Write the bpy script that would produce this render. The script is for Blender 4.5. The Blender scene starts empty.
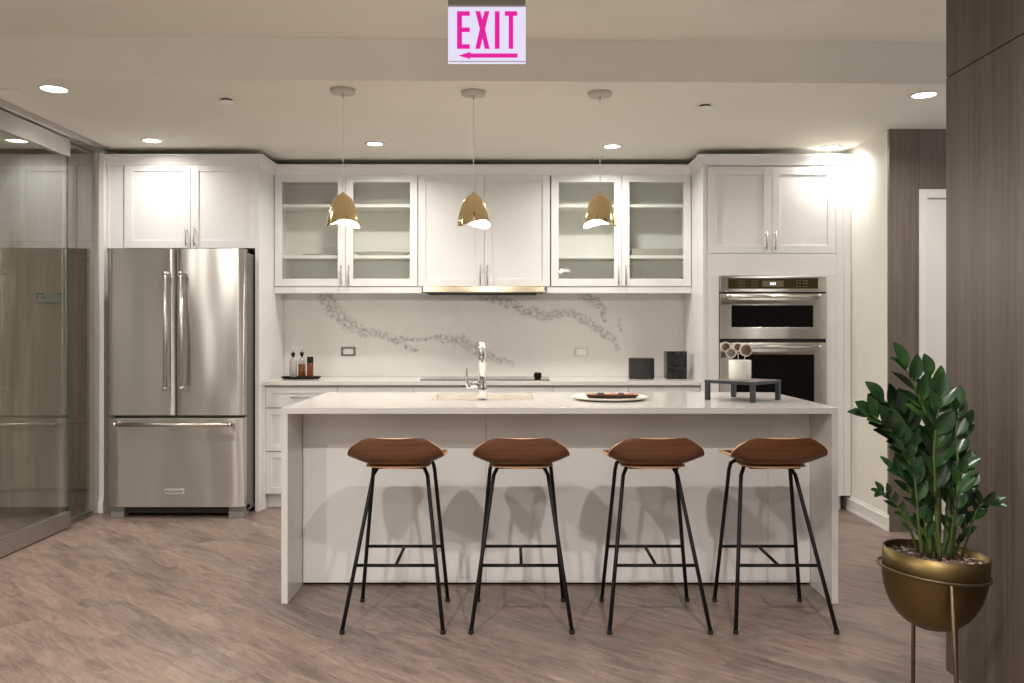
import bpy, bmesh, math, random
from mathutils import Vector, Matrix
random.seed(7)
F = 850.0; CX = 512.0; CY = 330.0; CAMZ = 1.277
def P(u, v, y): return Vector(((u-CX)*y/F, y, CAMZ-(v-CY)*y/F))
def PX(u, y): return (u-CX)*y/F
def PZ(v, y): return CAMZ-(v-CY)*y/F
def onz(u, v, z):
    y = (CAMZ-z)*F/(v-CY); return Vector(((u-CX)*y/F, y, z))
COL = bpy.context.scene.collection
ROOT = {}

# ------------------------------------------------------------------ mesh builder
class MB:
    def __init__(s): s.bm = bmesh.new()
    def _add(s, tmp, mi=0, smooth=False):
        m = {}
        for v in tmp.verts: m[v] = s.bm.verts.new(v.co)
        for f in tmp.faces:
            try: nf = s.bm.faces.new([m[v] for v in f.verts])
            except ValueError: continue
            nf.material_index = mi; nf.smooth = smooth
        tmp.free(); return s
    def box(s, x0, x1, y0, y1, z0, z1, bev=0.0, mi=0, seg=2):
        t = bmesh.new(); bmesh.ops.create_cube(t, size=1)
        c = Vector(((x0+x1)/2, (y0+y1)/2, (z0+z1)/2)); d = Vector((abs(x1-x0), abs(y1-y0), abs(z1-z0)))
        for v in t.verts: v.co = Vector((v.co.x*d.x, v.co.y*d.y, v.co.z*d.z))+c
        if bev > 0:
            bmesh.ops.bevel(t, geom=list(t.edges), offset=min(bev, min(d)*.45), segments=seg, profile=.5, affect='EDGES')
        return s._add(t, mi, False)
    def obox(s, c, size, rz=0, bev=0, mi=0):
        t = bmesh.new(); bmesh.ops.create_cube(t, size=1)
        for v in t.verts: v.co = Vector((v.co.x*size[0], v.co.y*size[1], v.co.z*size[2]))
        if bev > 0: bmesh.ops.bevel(t, geom=list(t.edges), offset=bev, segments=2, profile=.5, affect='EDGES')
        R = Matrix.Rotation(rz, 4, 'Z')
        for v in t.verts: v.co = R @ v.co + Vector(c)
        return s._add(t, mi)
    def tube(s, pts, r, n=12, mi=0, cap=True):
        pts = [Vector(p) for p in pts]
        if not hasattr(r, '__len__'): r = [r]*len(pts)
        rings = []; up = None
        for i, p in enumerate(pts):
            d = (pts[min(i+1, len(pts)-1)]-pts[max(i-1, 0)]).normalized()
            if up is None: up = Vector((0, 0, 1)) if abs(d.z) < .9 else Vector((1, 0, 0))
            a = d.cross(up).normalized(); b = a.cross(d).normalized(); up = b
            rings.append([s.bm.verts.new(p+(a*math.cos(2*math.pi*k/n)+b*math.sin(2*math.pi*k/n))*r[i]) for k in range(n)])
        for i in range(len(rings)-1):
            for k in range(n):
                f = s.bm.faces.new((rings[i][k], rings[i][(k+1) % n], rings[i+1][(k+1) % n], rings[i+1][k])); f.smooth = True; f.material_index = mi
        if cap:
            for rg in (rings[0], rings[-1][::-1]):
                f = s.bm.faces.new(rg); f.material_index = mi
        return s
    def lathe(s, prof, c=(0, 0, 0), n=32, mi=0, smooth=True, mis=None):
        c = Vector(c); rings = []
        for (r, z) in prof:
            if r < 1e-6: rings.append([s.bm.verts.new(c+Vector((0, 0, z)))])
            else: rings.append([s.bm.verts.new(c+Vector((r*math.cos(2*math.pi*k/n), r*math.sin(2*math.pi*k/n), z))) for k in range(n)])
        for i in range(len(rings)-1):
            A, B = rings[i], rings[i+1]
            for k in range(n):
                k2 = (k+1) % n
                if len(A) == 1 and len(B) == 1: continue
                if len(A) == 1: vs = (A[0], B[k2], B[k])
                elif len(B) == 1: vs = (A[k], A[k2], B[0])
                else: vs = (A[k], A[k2], B[k2], B[k])
                f = s.bm.faces.new(vs); f.smooth = smooth; f.material_index = mis[i] if mis else mi
        return s
    def cyl(s, c, r, h, n=24, mi=0, bev=.0):
        b = min(bev, r*.4, h*.4)
        if b > 0: pr = [(0, 0), (r-b, 0), (r, b), (r, h-b), (r-b, h), (0, h)]
        else: pr = [(0, 0), (r, 0), (r, h), (0, h)]
        return s.lathe(pr, c, n, mi, smooth=False if bev == 0 else True)
    def poly(s, pts, mi=0, thick=None):
        """flat polygon; thick = Vector extrusion"""
        vs = [s.bm.verts.new(Vector(p)) for p in pts]
        f = s.bm.faces.new(vs); f.material_index = mi
        if thick is not None:
            t = Vector(thick); w = [s.bm.verts.new(v.co+t) for v in vs]
            g = s.bm.faces.new(w[::-1]); g.material_index = mi
            n = len(vs)
            for k in range(n):
                h = s.bm.faces.new((vs[k], w[k], w[(k+1) % n], vs[(k+1) % n])); h.material_index = mi
        return s

def fin(name, mb, mats, parent=None, recalc=True):
    bm = mb.bm
    if recalc: bmesh.ops.recalc_face_normals(bm, faces=list(bm.faces))
    if parent is not None and parent.name in ROOT:
        off = ROOT[parent.name]
        for v in bm.verts: v.co -= off
    me = bpy.data.meshes.new(name); bm.to_mesh(me); bm.free()
    if not isinstance(mats, (list, tuple)): mats = [mats]
    for m in mats: me.materials.append(m)
    o = bpy.data.objects.new(name, me); COL.objects.link(o)
    if parent is not None:
        o.parent = parent; ROOT[o.name] = ROOT.get(parent.name, Vector())
    return o
def setp(o, label=None, cat=None, group=None, kind=None):
    if label: o['label'] = label
    if cat: o['category'] = cat
    if group: o['group'] = group
    if kind: o['kind'] = kind
    return o
def thing(name, loc, label, cat, group=None):
    o = bpy.data.objects.new(name, None); COL.objects.link(o); o.location = loc; o.empty_display_size = .1
    ROOT[o.name] = Vector(loc); return setp(o, label, cat, group)
def single(name, mb, mats, loc, label, cat, group=None):
    loc = Vector(loc)
    for v in mb.bm.verts: v.co -= loc
    o = fin(name, mb, mats); o.location = loc
    return setp(o, label, cat, group)
def struct(name, mb, mats, parent=None):
    o = fin(name, mb, mats, parent); o['kind'] = 'structure'; return o
def copy_tree(o, parent=None):
    c = o.copy(); COL.objects.link(c)
    if parent is not None: c.parent = parent
    for ch in [x for x in bpy.data.objects if x.parent == o]: copy_tree(ch, c)
    return c
def text_mesh(name, txt, size, loc, mat, parent, depth=.0008, align='CENTER'):
    cu = bpy.data.curves.new(name+'_c', 'FONT'); cu.body = txt; cu.size = size; cu.extrude = depth; cu.align_x = align; cu.align_y = 'CENTER'
    to = bpy.data.objects.new(name+'_c', cu); COL.objects.link(to)
    dg = bpy.context.evaluated_depsgraph_get(); me = bpy.data.meshes.new_from_object(to.evaluated_get(dg))
    bpy.data.objects.remove(to); bpy.data.curves.remove(cu)
    R = Matrix.Rotation(math.pi/2, 4, 'X'); off = ROOT.get(parent.name, Vector())
    for v in me.vertices: v.co = R @ v.co + Vector(loc) - off
    me.materials.clear(); me.materials.append(mat); me.name = name
    o = bpy.data.objects.new(name, me); COL.objects.link(o); o.parent = parent; ROOT[o.name] = off
    return o

# ------------------------------------------------------------------ materials
def srgb(r, g, b):
    f = lambda c: (c/255/12.92) if c/255 <= .04045 else ((c/255+.055)/1.055)**2.4
    return (f(r), f(g), f(b), 1)
def newmat(name):
    m = bpy.data.materials.new(name); m.use_nodes = True
    nt = m.node_tree; b = nt.nodes['Principled BSDF']; return m, nt, b
def plain(name, col, rough=.5, metal=0, spec=.5, emis=None, es=0, bump=0, bscale=200, coat=0, trans=0, ior=1.5):
    m, nt, b = newmat(name)
    b.inputs['Base Color'].default_value = (*col[:3], 1); b.inputs['Roughness'].default_value = rough
    b.inputs['Metallic'].default_value = metal; b.inputs['Specular IOR Level'].default_value = spec
    b.inputs['Coat Weight'].default_value = coat; b.inputs['Transmission Weight'].default_value = trans; b.inputs['IOR'].default_value = ior
    if emis: b.inputs['Emission Color'].default_value = (*emis[:3], 1); b.inputs['Emission Strength'].default_value = es
    tc = nt.nodes.new('ShaderNodeTexCoord'); n = nt.nodes.new('ShaderNodeTexNoise'); n.inputs['Scale'].default_value = bscale
    nt.links.new(tc.outputs['Object'], n.inputs['Vector'])
    # gentle procedural colour variation
    mx = nt.nodes.new('ShaderNodeMix'); mx.data_type = 'RGBA'
    n2 = nt.nodes.new('ShaderNodeTexNoise'); n2.inputs['Scale'].default_value = 3.0; nt.links.new(tc.outputs['Object'], n2.inputs['Vector'])
    nt.links.new(n2.outputs['Fac'], mx.inputs[0])
    mx.inputs[6].default_value = (*[c*.96 for c in col[:3]], 1); mx.inputs[7].default_value = (*[min(1, c*1.03) for c in col[:3]], 1)
    nt.links.new(mx.outputs[2], b.inputs['Base Color'])
    if bump > 0:
        bp = nt.nodes.new('ShaderNodeBump'); bp.inputs['Strength'].default_value = bump; bp.inputs['Distance'].default_value = .002
        nt.links.new(n.outputs['Fac'], bp.inputs['Height']); nt.links.new(bp.outputs['Normal'], b.inputs['Normal'])
    return m
def mapping(nt, scale=(1, 1, 1), rot=(0, 0, 0), loc=(0, 0, 0)):
    tc = nt.nodes.new('ShaderNodeTexCoord'); mp = nt.nodes.new('ShaderNodeMapping')
    mp.inputs['Scale'].default_value = scale; mp.inputs['Rotation'].default_value = rot; mp.inputs['Location'].default_value = loc
    nt.links.new(tc.outputs['Object'], mp.inputs['Vector']); return mp.outputs['Vector']
def ramp(nt, fac, stops):
    r = nt.nodes.new('ShaderNodeValToRGB'); e = r.color_ramp.elements
    while len(e) < len(stops): e.new(.5)
    for i, (p, c) in enumerate(stops): e[i].position = p; e[i].color = (*c[:3], 1)
    nt.links.new(fac, r.inputs[0]); return r.outputs[0]
def math_(nt, op, a, b=None, c=None):
    n = nt.nodes.new('ShaderNodeMath'); n.operation = op
    for i, x in enumerate((a, b, c)):
        if x is None: continue
        if isinstance(x, (int, float)): n.inputs[i].default_value = x
        else: nt.links.new(x, n.inputs[i])
    return n.outputs[0]
def wood(name, c1, c2, c3, stretch=(60, 60, 2.2), rough=.5, rot=(0, 0, 0), bump=.15, coat=0):
    m, nt, b = newmat(name)
    v = mapping(nt, stretch, rot)
    n = nt.nodes.new('ShaderNodeTexNoise'); n.inputs['Scale'].default_value = 1; n.inputs['Detail'].default_value = 6; n.inputs['Roughness'].default_value = .65
    n.inputs['Distortion'].default_value = .6; nt.links.new(v, n.inputs['Vector'])
    v2 = mapping(nt, tuple(s*.13 for s in stretch), rot)
    n2 = nt.nodes.new('ShaderNodeTexNoise'); n2.inputs['Scale'].default_value = 1; n2.inputs['Detail'].default_value = 3; n2.inputs['Distortion'].default_value = 1.2
    nt.links.new(v2, n2.inputs['Vector'])
    s = math_(nt, 'ADD', math_(nt, 'MULTIPLY', n.outputs['Fac'], .55), math_(nt, 'MULTIPLY', n2.outputs['Fac'], .45))
    c = ramp(nt, s, [(.36, c1), (.5, c2), (.64, c3)])
    nt.links.new(c, b.inputs['Base Color']); b.inputs['Roughness'].default_value = rough; b.inputs['Coat Weight'].default_value = coat
    bp = nt.nodes.new('ShaderNodeBump'); bp.inputs['Strength'].default_value = bump; bp.inputs['Distance'].default_value = .001
    nt.links.new(n.outputs['Fac'], bp.inputs['Height']); nt.links.new(bp.outputs['Normal'], b.inputs['Normal'])
    return m
def steel(name, col=(.56, .525, .48), rough=.22, wav=.0, aniso=.75, tang='X'):
    m, nt, b = newmat(name)
    b.inputs['Metallic'].default_value = 1; b.inputs['Roughness'].default_value = rough; b.inputs['Anisotropic'].default_value = aniso; b.inputs['Anisotropic Rotation'].default_value = .25
    b.inputs['Base Color'].default_value = (*col, 1)
    tg = nt.nodes.new('ShaderNodeTangent'); tg.direction_type = 'RADIAL'; tg.axis = 'Z'
    nt.links.new(tg.outputs[0], b.inputs['Tangent'])
    v = mapping(nt, (4, 4, 700)); n = nt.nodes.new('ShaderNodeTexNoise'); n.inputs['Scale'].default_value = 1; nt.links.new(v, n.inputs['Vector'])
    bp = nt.nodes.new('ShaderNodeBump'); bp.inputs['Strength'].default_value = .05; bp.inputs['Distance'].default_value = .0005
    nt.links.new(n.outputs['Fac'], bp.inputs['Height'])
    out = bp.outputs['Normal']
    if wav > 0:
        v2 = mapping(nt, (3.2, 3.2, .9)); n2 = nt.nodes.new('ShaderNodeTexNoise'); n2.inputs['Scale'].default_value = 1; n2.inputs['Detail'].default_value = 1
        nt.links.new(v2, n2.inputs['Vector'])
        b2 = nt.nodes.new('ShaderNodeBump'); b2.inputs['Strength'].default_value = 1; b2.inputs['Distance'].default_value = wav
        nt.links.new(n2.outputs['Fac'], b2.inputs['Height']); nt.links.new(out, b2.inputs['Normal']); out = b2.outputs['Normal']
    nt.links.new(out, b.inputs['Normal'])
    return m
def thin_glass(name, tint=(.97, .985, .975), refl=1.0, base=.04):
    m = bpy.data.materials.new(name); m.use_nodes = True; nt = m.node_tree; nt.nodes.clear()
    o = nt.nodes.new('ShaderNodeOutputMaterial'); t = nt.nodes.new('ShaderNodeBsdfTransparent'); g = nt.nodes.new('ShaderNodeBsdfGlossy')
    t.inputs[0].default_value = (*tint, 1); g.inputs['Roughness'].default_value = .0; g.inputs[0].default_value = (1, 1, 1, 1)
    ge = nt.nodes.new('ShaderNodeNewGeometry'); dt = nt.nodes.new('ShaderNodeVectorMath'); dt.operation = 'DOT_PRODUCT'
    nt.links.new(ge.outputs['Incoming'], dt.inputs[0]); nt.links.new(ge.outputs['Normal'], dt.inputs[1])
    c = math_(nt, 'SUBTRACT', 1.0, math_(nt, 'MINIMUM', math_(nt, 'ABSOLUTE', dt.outputs['Value']), 1.0))
    sch = math_(nt, 'ADD', math_(nt, 'MULTIPLY', math_(nt, 'POWER', c, 5.0), .96), .04)
    f = math_(nt, 'MINIMUM', math_(nt, 'ADD', math_(nt, 'MULTIPLY', sch, refl), base-.04), 1.0)
    mx = nt.nodes.new('ShaderNodeMixShader'); nt.links.new(f, mx.inputs[0]); nt.links.new(t.outputs[0], mx.inputs[1]); nt.links.new(g.outputs[0], mx.inputs[2])
    nt.links.new(mx.outputs[0], o.inputs[0]); return m
def quartz(name, segs, basec, veinc, rough=.12, strength=.8, width=.03, bumpy=True):
    """white quartz with grey veins running along the polylines segs [(x,z,x,z,w)] in object space"""
    m, nt, b = newmat(name)
    tc = nt.nodes.new('ShaderNodeTexCoord')
    n = nt.nodes.new('ShaderNodeTexNoise'); n.inputs['Scale'].default_value = 7; n.inputs['Detail'].default_value = 5; n.inputs['Roughness'].default_value = .6
    nt.links.new(tc.outputs['Object'], n.inputs['Vector'])
    sub = nt.nodes.new('ShaderNodeVectorMath'); sub.operation = 'SUBTRACT'; nt.links.new(n.outputs['Color'], sub.inputs[0]); sub.inputs[1].default_value = (.5, .5, .5)
    scl = nt.nodes.new('ShaderNodeVectorMath'); scl.operation = 'SCALE'; nt.links.new(sub.outputs[0], scl.inputs[0]); scl.inputs['Scale'].default_value = .14
    add = nt.nodes.new('ShaderNodeVectorMath'); add.operation = 'ADD'; nt.links.new(tc.outputs['Object'], add.inputs[0]); nt.links.new(scl.outputs[0], add.inputs[1])
    sp = nt.nodes.new('ShaderNodeSeparateXYZ'); nt.links.new(add.outputs[0], sp.inputs[0])
    X, Z = sp.outputs['X'], sp.outputs['Z']
    mask = None
    for (x0, z0, x1, z1, w) in segs:
        dx, dz = x1-x0, z1-z0; L2 = dx*dx+dz*dz
        px = math_(nt, 'SUBTRACT', X, x0); pz = math_(nt, 'SUBTRACT', Z, z0)
        t = math_(nt, 'DIVIDE', math_(nt, 'ADD', math_(nt, 'MULTIPLY', px, dx), math_(nt, 'MULTIPLY', pz, dz)), L2)
        t = math_(nt, 'MINIMUM', math_(nt, 'MAXIMUM', t, 0.0), 1.0)
        ex = math_(nt, 'SUBTRACT', px, math_(nt, 'MULTIPLY', t, dx)); ez = math_(nt, 'SUBTRACT', pz, math_(nt, 'MULTIPLY', t, dz))
        d = math_(nt, 'SQRT', math_(nt, 'ADD', math_(nt, 'MULTIPLY', ex, ex), math_(nt, 'MULTIPLY', ez, ez)))
        k = math_(nt, 'MAXIMUM', math_(nt, 'SUBTRACT', 1.0, math_(nt, 'DIVIDE', d, w)), 0.0)
        mask = k if mask is None else math_(nt, 'MAXIMUM', mask, k)
    n3 = nt.nodes.new('ShaderNodeTexNoise'); n3.inputs['Scale'].default_value = 38; n3.inputs['Detail'].default_value = 4; n3.inputs['Roughness'].default_value = .7
    nt.links.new(tc.outputs['Object'], n3.inputs['Vector'])
    sp3 = math_(nt, 'MULTIPLY', math_(nt, 'MAXIMUM', math_(nt, 'SUBTRACT', n3.outputs['Fac'], .40), 0.0), 4.0)
    # faint hairline veins everywhere
    nv = nt.nodes.new('ShaderNodeTexNoise'); nv.inputs['Scale'].default_value = 1.6; nv.inputs['Detail'].default_value = 6; nv.inputs['Roughness'].default_value = .6; nv.inputs['Distortion'].default_value = .8
    nt.links.new(tc.outputs['Object'], nv.inputs['Vector'])
    hv = math_(nt, 'MULTIPLY', math_(nt, 'MAXIMUM', math_(nt, 'SUBTRACT', .012, math_(nt, 'ABSOLUTE', math_(nt, 'SUBTRACT', nv.outputs['Fac'], .5))), 0.0), 6.0)
    if mask is not None: fac = math_(nt, 'ADD', math_(nt, 'MULTIPLY', math_(nt, 'MULTIPLY', math_(nt, 'MINIMUM', math_(nt, 'MULTIPLY', mask, 2.0), 1.0), sp3), strength), hv)
    else: fac = hv
    fac = math_(nt, 'MINIMUM', fac, 1.0)
    mx = nt.nodes.new('ShaderNodeMix'); mx.data_type = 'RGBA'; nt.links.new(fac, mx.inputs[0]); mx.inputs[6].default_value = (*basec, 1); mx.inputs[7].default_value = (*veinc, 1)
    nt.links.new(mx.outputs[2], b.inputs['Base Color']); b.inputs['Roughness'].default_value = rough
    return m
def floor_mat():
    m, nt, b = newmat('floor_vinyl_planks')
    rot = (0, 0, math.radians(44))
    v = mapping(nt, (1, 1, 1), rot)
    br = nt.nodes.new('ShaderNodeTexBrick'); nt.links.new(v, br.inputs['Vector'])
    br.inputs['Scale'].default_value = 1; br.inputs['Brick Width'].default_value = 1.22; br.inputs['Row Height'].default_value = .18
    br.inputs['Mortar Size'].default_value = .0011; br.inputs['Mortar Smooth'].default_value = .2; br.offset = .37
    br.inputs['Color1'].default_value = (0, 0, 0, 1); br.inputs['Color2'].default_value = (1, 1, 1, 1); br.inputs['Mortar'].default_value = (.5, .5, .5, 1)
    # offset the grain per plank
    cmb = nt.nodes.new('ShaderNodeVectorMath'); cmb.operation = 'MULTIPLY_ADD'
    nt.links.new(br.outputs['Color'], cmb.inputs[0]); cmb.inputs[1].default_value = (3.1, 7.7, 0); nt.links.new(v, cmb.inputs[2])
    def nz(scale, detail, dist, rough=.6):
        mp = nt.nodes.new('ShaderNodeMapping'); mp.inputs['Scale'].default_value = scale; nt.links.new(cmb.outputs[0], mp.inputs['Vector'])
        n = nt.nodes.new('ShaderNodeTexNoise'); n.inputs['Scale'].default_value = 1; n.inputs['Detail'].default_value = detail; n.inputs['Distortion'].default_value = dist; n.inputs['Roughness'].default_value = rough
        nt.links.new(mp.outputs[0], n.inputs['Vector']); return n.outputs['Fac']
    fine = nz((9, 85, 1), 9, 1.8, .8); mid = nz((2.5, 14, 1), 4, 2.0); big = nz((1.2, 3.2, 1), 2, .5)
    s = math_(nt, 'ADD', math_(nt, 'ADD', math_(nt, 'MULTIPLY', fine, .42), math_(nt, 'MULTIPLY', mid, .34)), math_(nt, 'MULTIPLY', big, .24))
    c = ramp(nt, s, [(.38, FLOORC[0]), (.45, FLOORC[1]), (.51, FLOORC[2]), (.57, FLOORC[3]), (.65, FLOORC[4])])
    mx = nt.nodes.new('ShaderNodeMix'); mx.data_type = 'RGBA'; mx.blend_type = 'MULTIPLY'
    nt.links.new(math_(nt, 'MULTIPLY', br.outputs['Fac'], .35), mx.inputs[0]); nt.links.new(c, mx.inputs[6]); mx.inputs[7].default_value = (.35, .3, .27, 1)
    mx2 = nt.nodes.new('ShaderNodeMix'); mx2.data_type = 'RGBA'; mx2.blend_type = 'MULTIPLY'; mx2.inputs[0].default_value = 1
    tone = ramp(nt, br.outputs['Color'], [(0, (.90, .92, .94)), (.5, (1, 1, 1)), (1, (1.0, .95, .92))])
    nt.links.new(mx.outputs[2], mx2.inputs[6]); nt.links.new(tone, mx2.inputs[7])
    nt.links.new(mx2.outputs[2], b.inputs['Base Color'])
    b.inputs['Roughness'].default_value = .42
    bp = nt.nodes.new('ShaderNodeBump'); bp.inputs['Strength'].default_value = .25; bp.inputs['Distance'].default_value = .0012
    nt.links.new(math_(nt, 'SUBTRACT', fine, math_(nt, 'MULTIPLY', br.outputs['Fac'], .5)), bp.inputs['Height']); nt.links.new(bp.outputs['Normal'], b.inputs['Normal'])
    return m
FLOORC = [(.10, .075, .062), (.165, .125, .104), (.235, .175, .143), (.30, .222, .178), (.38, .29, .225)]

M = {}
M['ceiling'] = plain('ceiling_paint', (.80, .765, .69), .9, bump=.05)
M['wall'] = plain('wall_paint', (.78, .75, .69), .85, bump=.05)
M['cab'] = plain('cabinet_white_lacquer', (.77, .76, .745), .38)
M['cabin'] = plain('cabinet_interior', (.80, .79, .74), .5)
M['islandpanel'] = plain('island_panel_laminate', (.82, .80, .775), .5)
M['trim'] = plain('white_trim_paint', (.82, .80, .76), .4)
M['steel'] = steel('brushed_stainless_steel', rough=.30, wav=.036, aniso=.95)
M['steel2'] = steel('oven_stainless_steel', (.66, .62, .57), rough=.33, wav=.012, aniso=.93)
M['rail'] = steel('partition_rail_metal', (.55, .53, .50), .35)
M['nickel'] = plain('satin_nickel', (.55, .50, .44), .3, 1)
M['chrome'] = plain('polished_chrome', (.82, .82, .82), .05, 1)
M['black'] = plain('black_powder_coat', (.006, .0055, .0055), .5, spec=.25)
M['rubber'] = plain('black_rubber', (.01, .01, .01), .8)
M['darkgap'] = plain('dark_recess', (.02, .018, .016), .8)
M['fridgeside'] = plain('fridge_side_grey', (.16, .155, .15), .45, .3)
M['blackglass'] = plain('black_oven_glass', (.006, .005, .005), .05, 0, .4)
M['cooktop'] = plain('black_ceramic_glass', (.02, .02, .02), .08)
M['glass'] = thin_glass('cabinet_glass', (.975, .985, .975))
M['partglass'] = thin_glass('partition_glass', (.90, .93, .90), 1.7, .06)
M['glassedge'] = plain('green_glass_edge', (.008, .045, .025), .3)
M['brass'] = plain('polished_brass', (.82, .66, .36), .13, 1)
M['potbrass'] = plain('brushed_brass', (.135, .095, .038), .45, 1)
M['standbrass'] = plain('dull_brass_rod', (.11, .08, .045), .5, .9)
M['shadein'] = plain('white_enamel_shade_lining', (.9, .88, .84), .4)
M['cord'] = plain('pale_textile_cord', (.92, .90, .85), .5)
M['white'] = plain('white_plastic', (.82, .80, .77), .4)
M['porcelain'] = plain('glazed_white_ceramic', (.86, .83, .78), .25)
M['sink'] = plain('sink_composite', (.80, .70, .56), .4)
M['laminate'] = wood('grey_brown_wood_laminate', (.052, .038, .031), (.084, .062, .052), (.118, .089, .075), (70, 70, 1.6), .5)
M['laminate_d'] = wood('brown_wood_laminate_back', (.105, .08, .068), (.14, .11, .094), (.185, .15, .128), (60, 60, 1.6), .5)
M['leftwood'] = wood('meeting_room_oak_laminate', (.20, .15, .11), (.27, .205, .155), (.34, .265, .20), (50, 50, 1.4), .5)
M['walnut'] = wood('walnut_veneer', (.075, .026, .009), (.125, .046, .016), (.185, .072, .026), (3, 40, 60), .32, bump=.05, coat=.3)
M['ply'] = plain('plywood_edge', (.52, .27, .13), .5)
M['floor'] = floor_mat()
M['leaf'] = None
M['emit'] = plain('downlight_lens', (.9, .88, .85), .5, emis=(1, .95, .87), es=9)
M['signwhite'] = plain('exit_sign_face', (.15, .14, .17), .5, emis=(.80, .76, .98), es=.42)
M['signpink'] = plain('exit_sign_letters', (.15, .002, .06), .5, emis=(.80, .006, .36), es=.42)
M['signgrey'] = plain('sign_housing_grey', (.30, .285, .265), .45, .5)
M['soil'] = plain('bark_mulch', (.10, .065, .045), .95, bump=1.0, bscale=60)
M['amber'] = plain('amber_oil', (.42, .12, .02), .15, trans=.35)
M['clear'] = thin_glass('bottle_glass', (.80, .80, .80), 1.6, .08)
M['frost'] = plain('patterned_glass', (.42, .41, .40), .2, bump=1.0, bscale=220, spec=.8)
M['blackwood'] = plain('black_ribbed_finish', (.018, .016, .016), .4)
M['traywood'] = wood('brown_tray_wood', (.30, .12, .05), (.46, .21, .09), (.60, .30, .14), (5, 60, 60), .45)
M['dark_brown'] = plain('dark_brown_wood', (.035, .012, .006), .4)
M['bluegrey'] = plain('dark_blue_grey_metal', (.045, .055, .065), .35, .3)

def leafmat():
    m, nt, b = newmat('glossy_dark_leaf')
    v = mapping(nt, (6, 6, 6)); n = nt.nodes.new('ShaderNodeTexNoise'); n.inputs['Scale'].default_value = 2; nt.links.new(v, n.inputs['Vector'])
    c = ramp(nt, n.outputs['Fac'], [(.3, (.006, .019, .006)), (.55, (.012, .042, .009)), (.75, (.032, .095, .016))])
    nt.links.new(c, b.inputs['Base Color']); b.inputs['Roughness'].default_value = .34; b.inputs['Specular IOR Level'].default_value = .55
    return m
M['leaf'] = leafmat()
M['stem'] = plain('plant_stalk', (.06, .09, .02), .45)
def marble_black():
    m, nt, b = newmat('black_marble')
    v = mapping(nt, (1, 1, 1)); n = nt.nodes.new('ShaderNodeTexNoise'); n.inputs['Scale'].default_value = 16; n.inputs['Detail'].default_value = 8; n.inputs['Distortion'].default_value = 1.5; nt.links.new(v, n.inputs['Vector'])
    k = math_(nt, 'ABSOLUTE', math_(nt, 'SUBTRACT', n.outputs['Fac'], .5))
    c = ramp(nt, k, [(0, (.13, .12, .11)), (.012, (.02, .018, .018)), (.2, (.012, .011, .011))])
    nt.links.new(c, b.inputs['Base Color']); b.inputs['Roughness'].default_value = .25; return m
M['blackmarble'] = marble_black()

# ------------------------------------------------------------------ key planes
ZC = 2.55        # kitchen ceiling
ZC2 = 2.765      # foreground ceiling
YT = 5.98        # tall cabinet door face
YU = 6.35        # upper cabinet door face
YB = 6.63        # backsplash face
YW = 6.66
XR = 2.39        # right wall
XL = -2.87       # glass partition plane
YCOR = 5.38      # wood wall at the back right
# beam: soffit edge is slightly skewed in plan
bl = onz(0, 78, ZC); br_ = onz(945, 84, ZC)
sl = (br_.y-bl.y)/(br_.x-bl.x)
def beamy(x): return bl.y+sl*(x-bl.x)

# floor / ceiling / walls
mb = MB(); mb.box(-7, 5, -2.5, 7, -.1, 0); struct('floor', mb, M['floor'])
mb = MB()
x0, x1 = -7, 5
mb.poly([(x0, beamy(x0), ZC), (x1, beamy(x1), ZC), (x1, 7, ZC), (x0, 7, ZC)], thick=(0, 0, .4))
mb.poly([(x0, -2.5, ZC2), (x1, -2.5, ZC2), (x1, beamy(x1), ZC2), (x0, beamy(x0), ZC2)], thick=(0, 0, .185))
struct('ceiling', mb, M['ceiling'])
mb = MB(); mb.box(-2.91, 2.5, YW, YW+.12, 0, ZC); struct('wall_back', mb, M['wall'])
mb = MB(); mb.box(XR, XR+.12, YCOR+.001, YW+.12, 0, ZC); struct('wall_right', mb, M['wall'])
# back-right wood clad wall with a door in it
dx0, dx1, dz1 = PX(919, YCOR), PX(919, YCOR)+.98, PZ(189, YCOR)
mb = MB(); mb.box(XR-.001, dx0, YCOR, YCOR+.03, 0, ZC, .0008); mb.box(dx0+.002, dx1, YCOR, YCOR+.03, dz1, ZC, .0008); mb.box(dx1, 5, YCOR, YCOR+.03, 0, ZC)
mb.box(XR+.125, 5, YCOR+.03, YCOR+.12, 2.25, ZC)
struct('wall_right_rear', mb, M['laminate_d'])
d = MB(); d.box(dx0+.002, dx0+.055, YCOR+.003, YCOR+.05, 0, dz1, .002); d.box(dx1-.053, dx1-.002, YCOR+.003, YCOR+.05, 0, dz1, .002); d.box(dx0+.055, dx1-.053, YCOR+.003, YCOR+.05, dz1-.055, dz1, .002)
dr = struct('door_1', d, M['trim'])
d = MB(); d.box(dx0+.057, dx1-.055, YCOR+.022, YCOR+.06, .006, dz1-.057, .002)
o = fin('door_leaf', d, M['trim'], dr)
# foreground right wood volume
YE = 2.943; XE = (946-CX)*YE/F
mb = MB()
mb.box(XE, 3.4, -2.5, YE, .10, 2.147, .001); mb.box(XE, 3.4, -2.5, YE, 2.151, ZC2, .001)
mb.box(XE+.012, 3.39, -2.5, YE-.012, 2.14, 2.16, mi=1); mb.box(XE+.05, 3.35, -2.5, YE-.05, 0, .10, mi=0)
struct('wall_right_foreground', mb, [M['laminate'], plain('raw_panel_edge', (.16, .07, .03), .6)])
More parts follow.
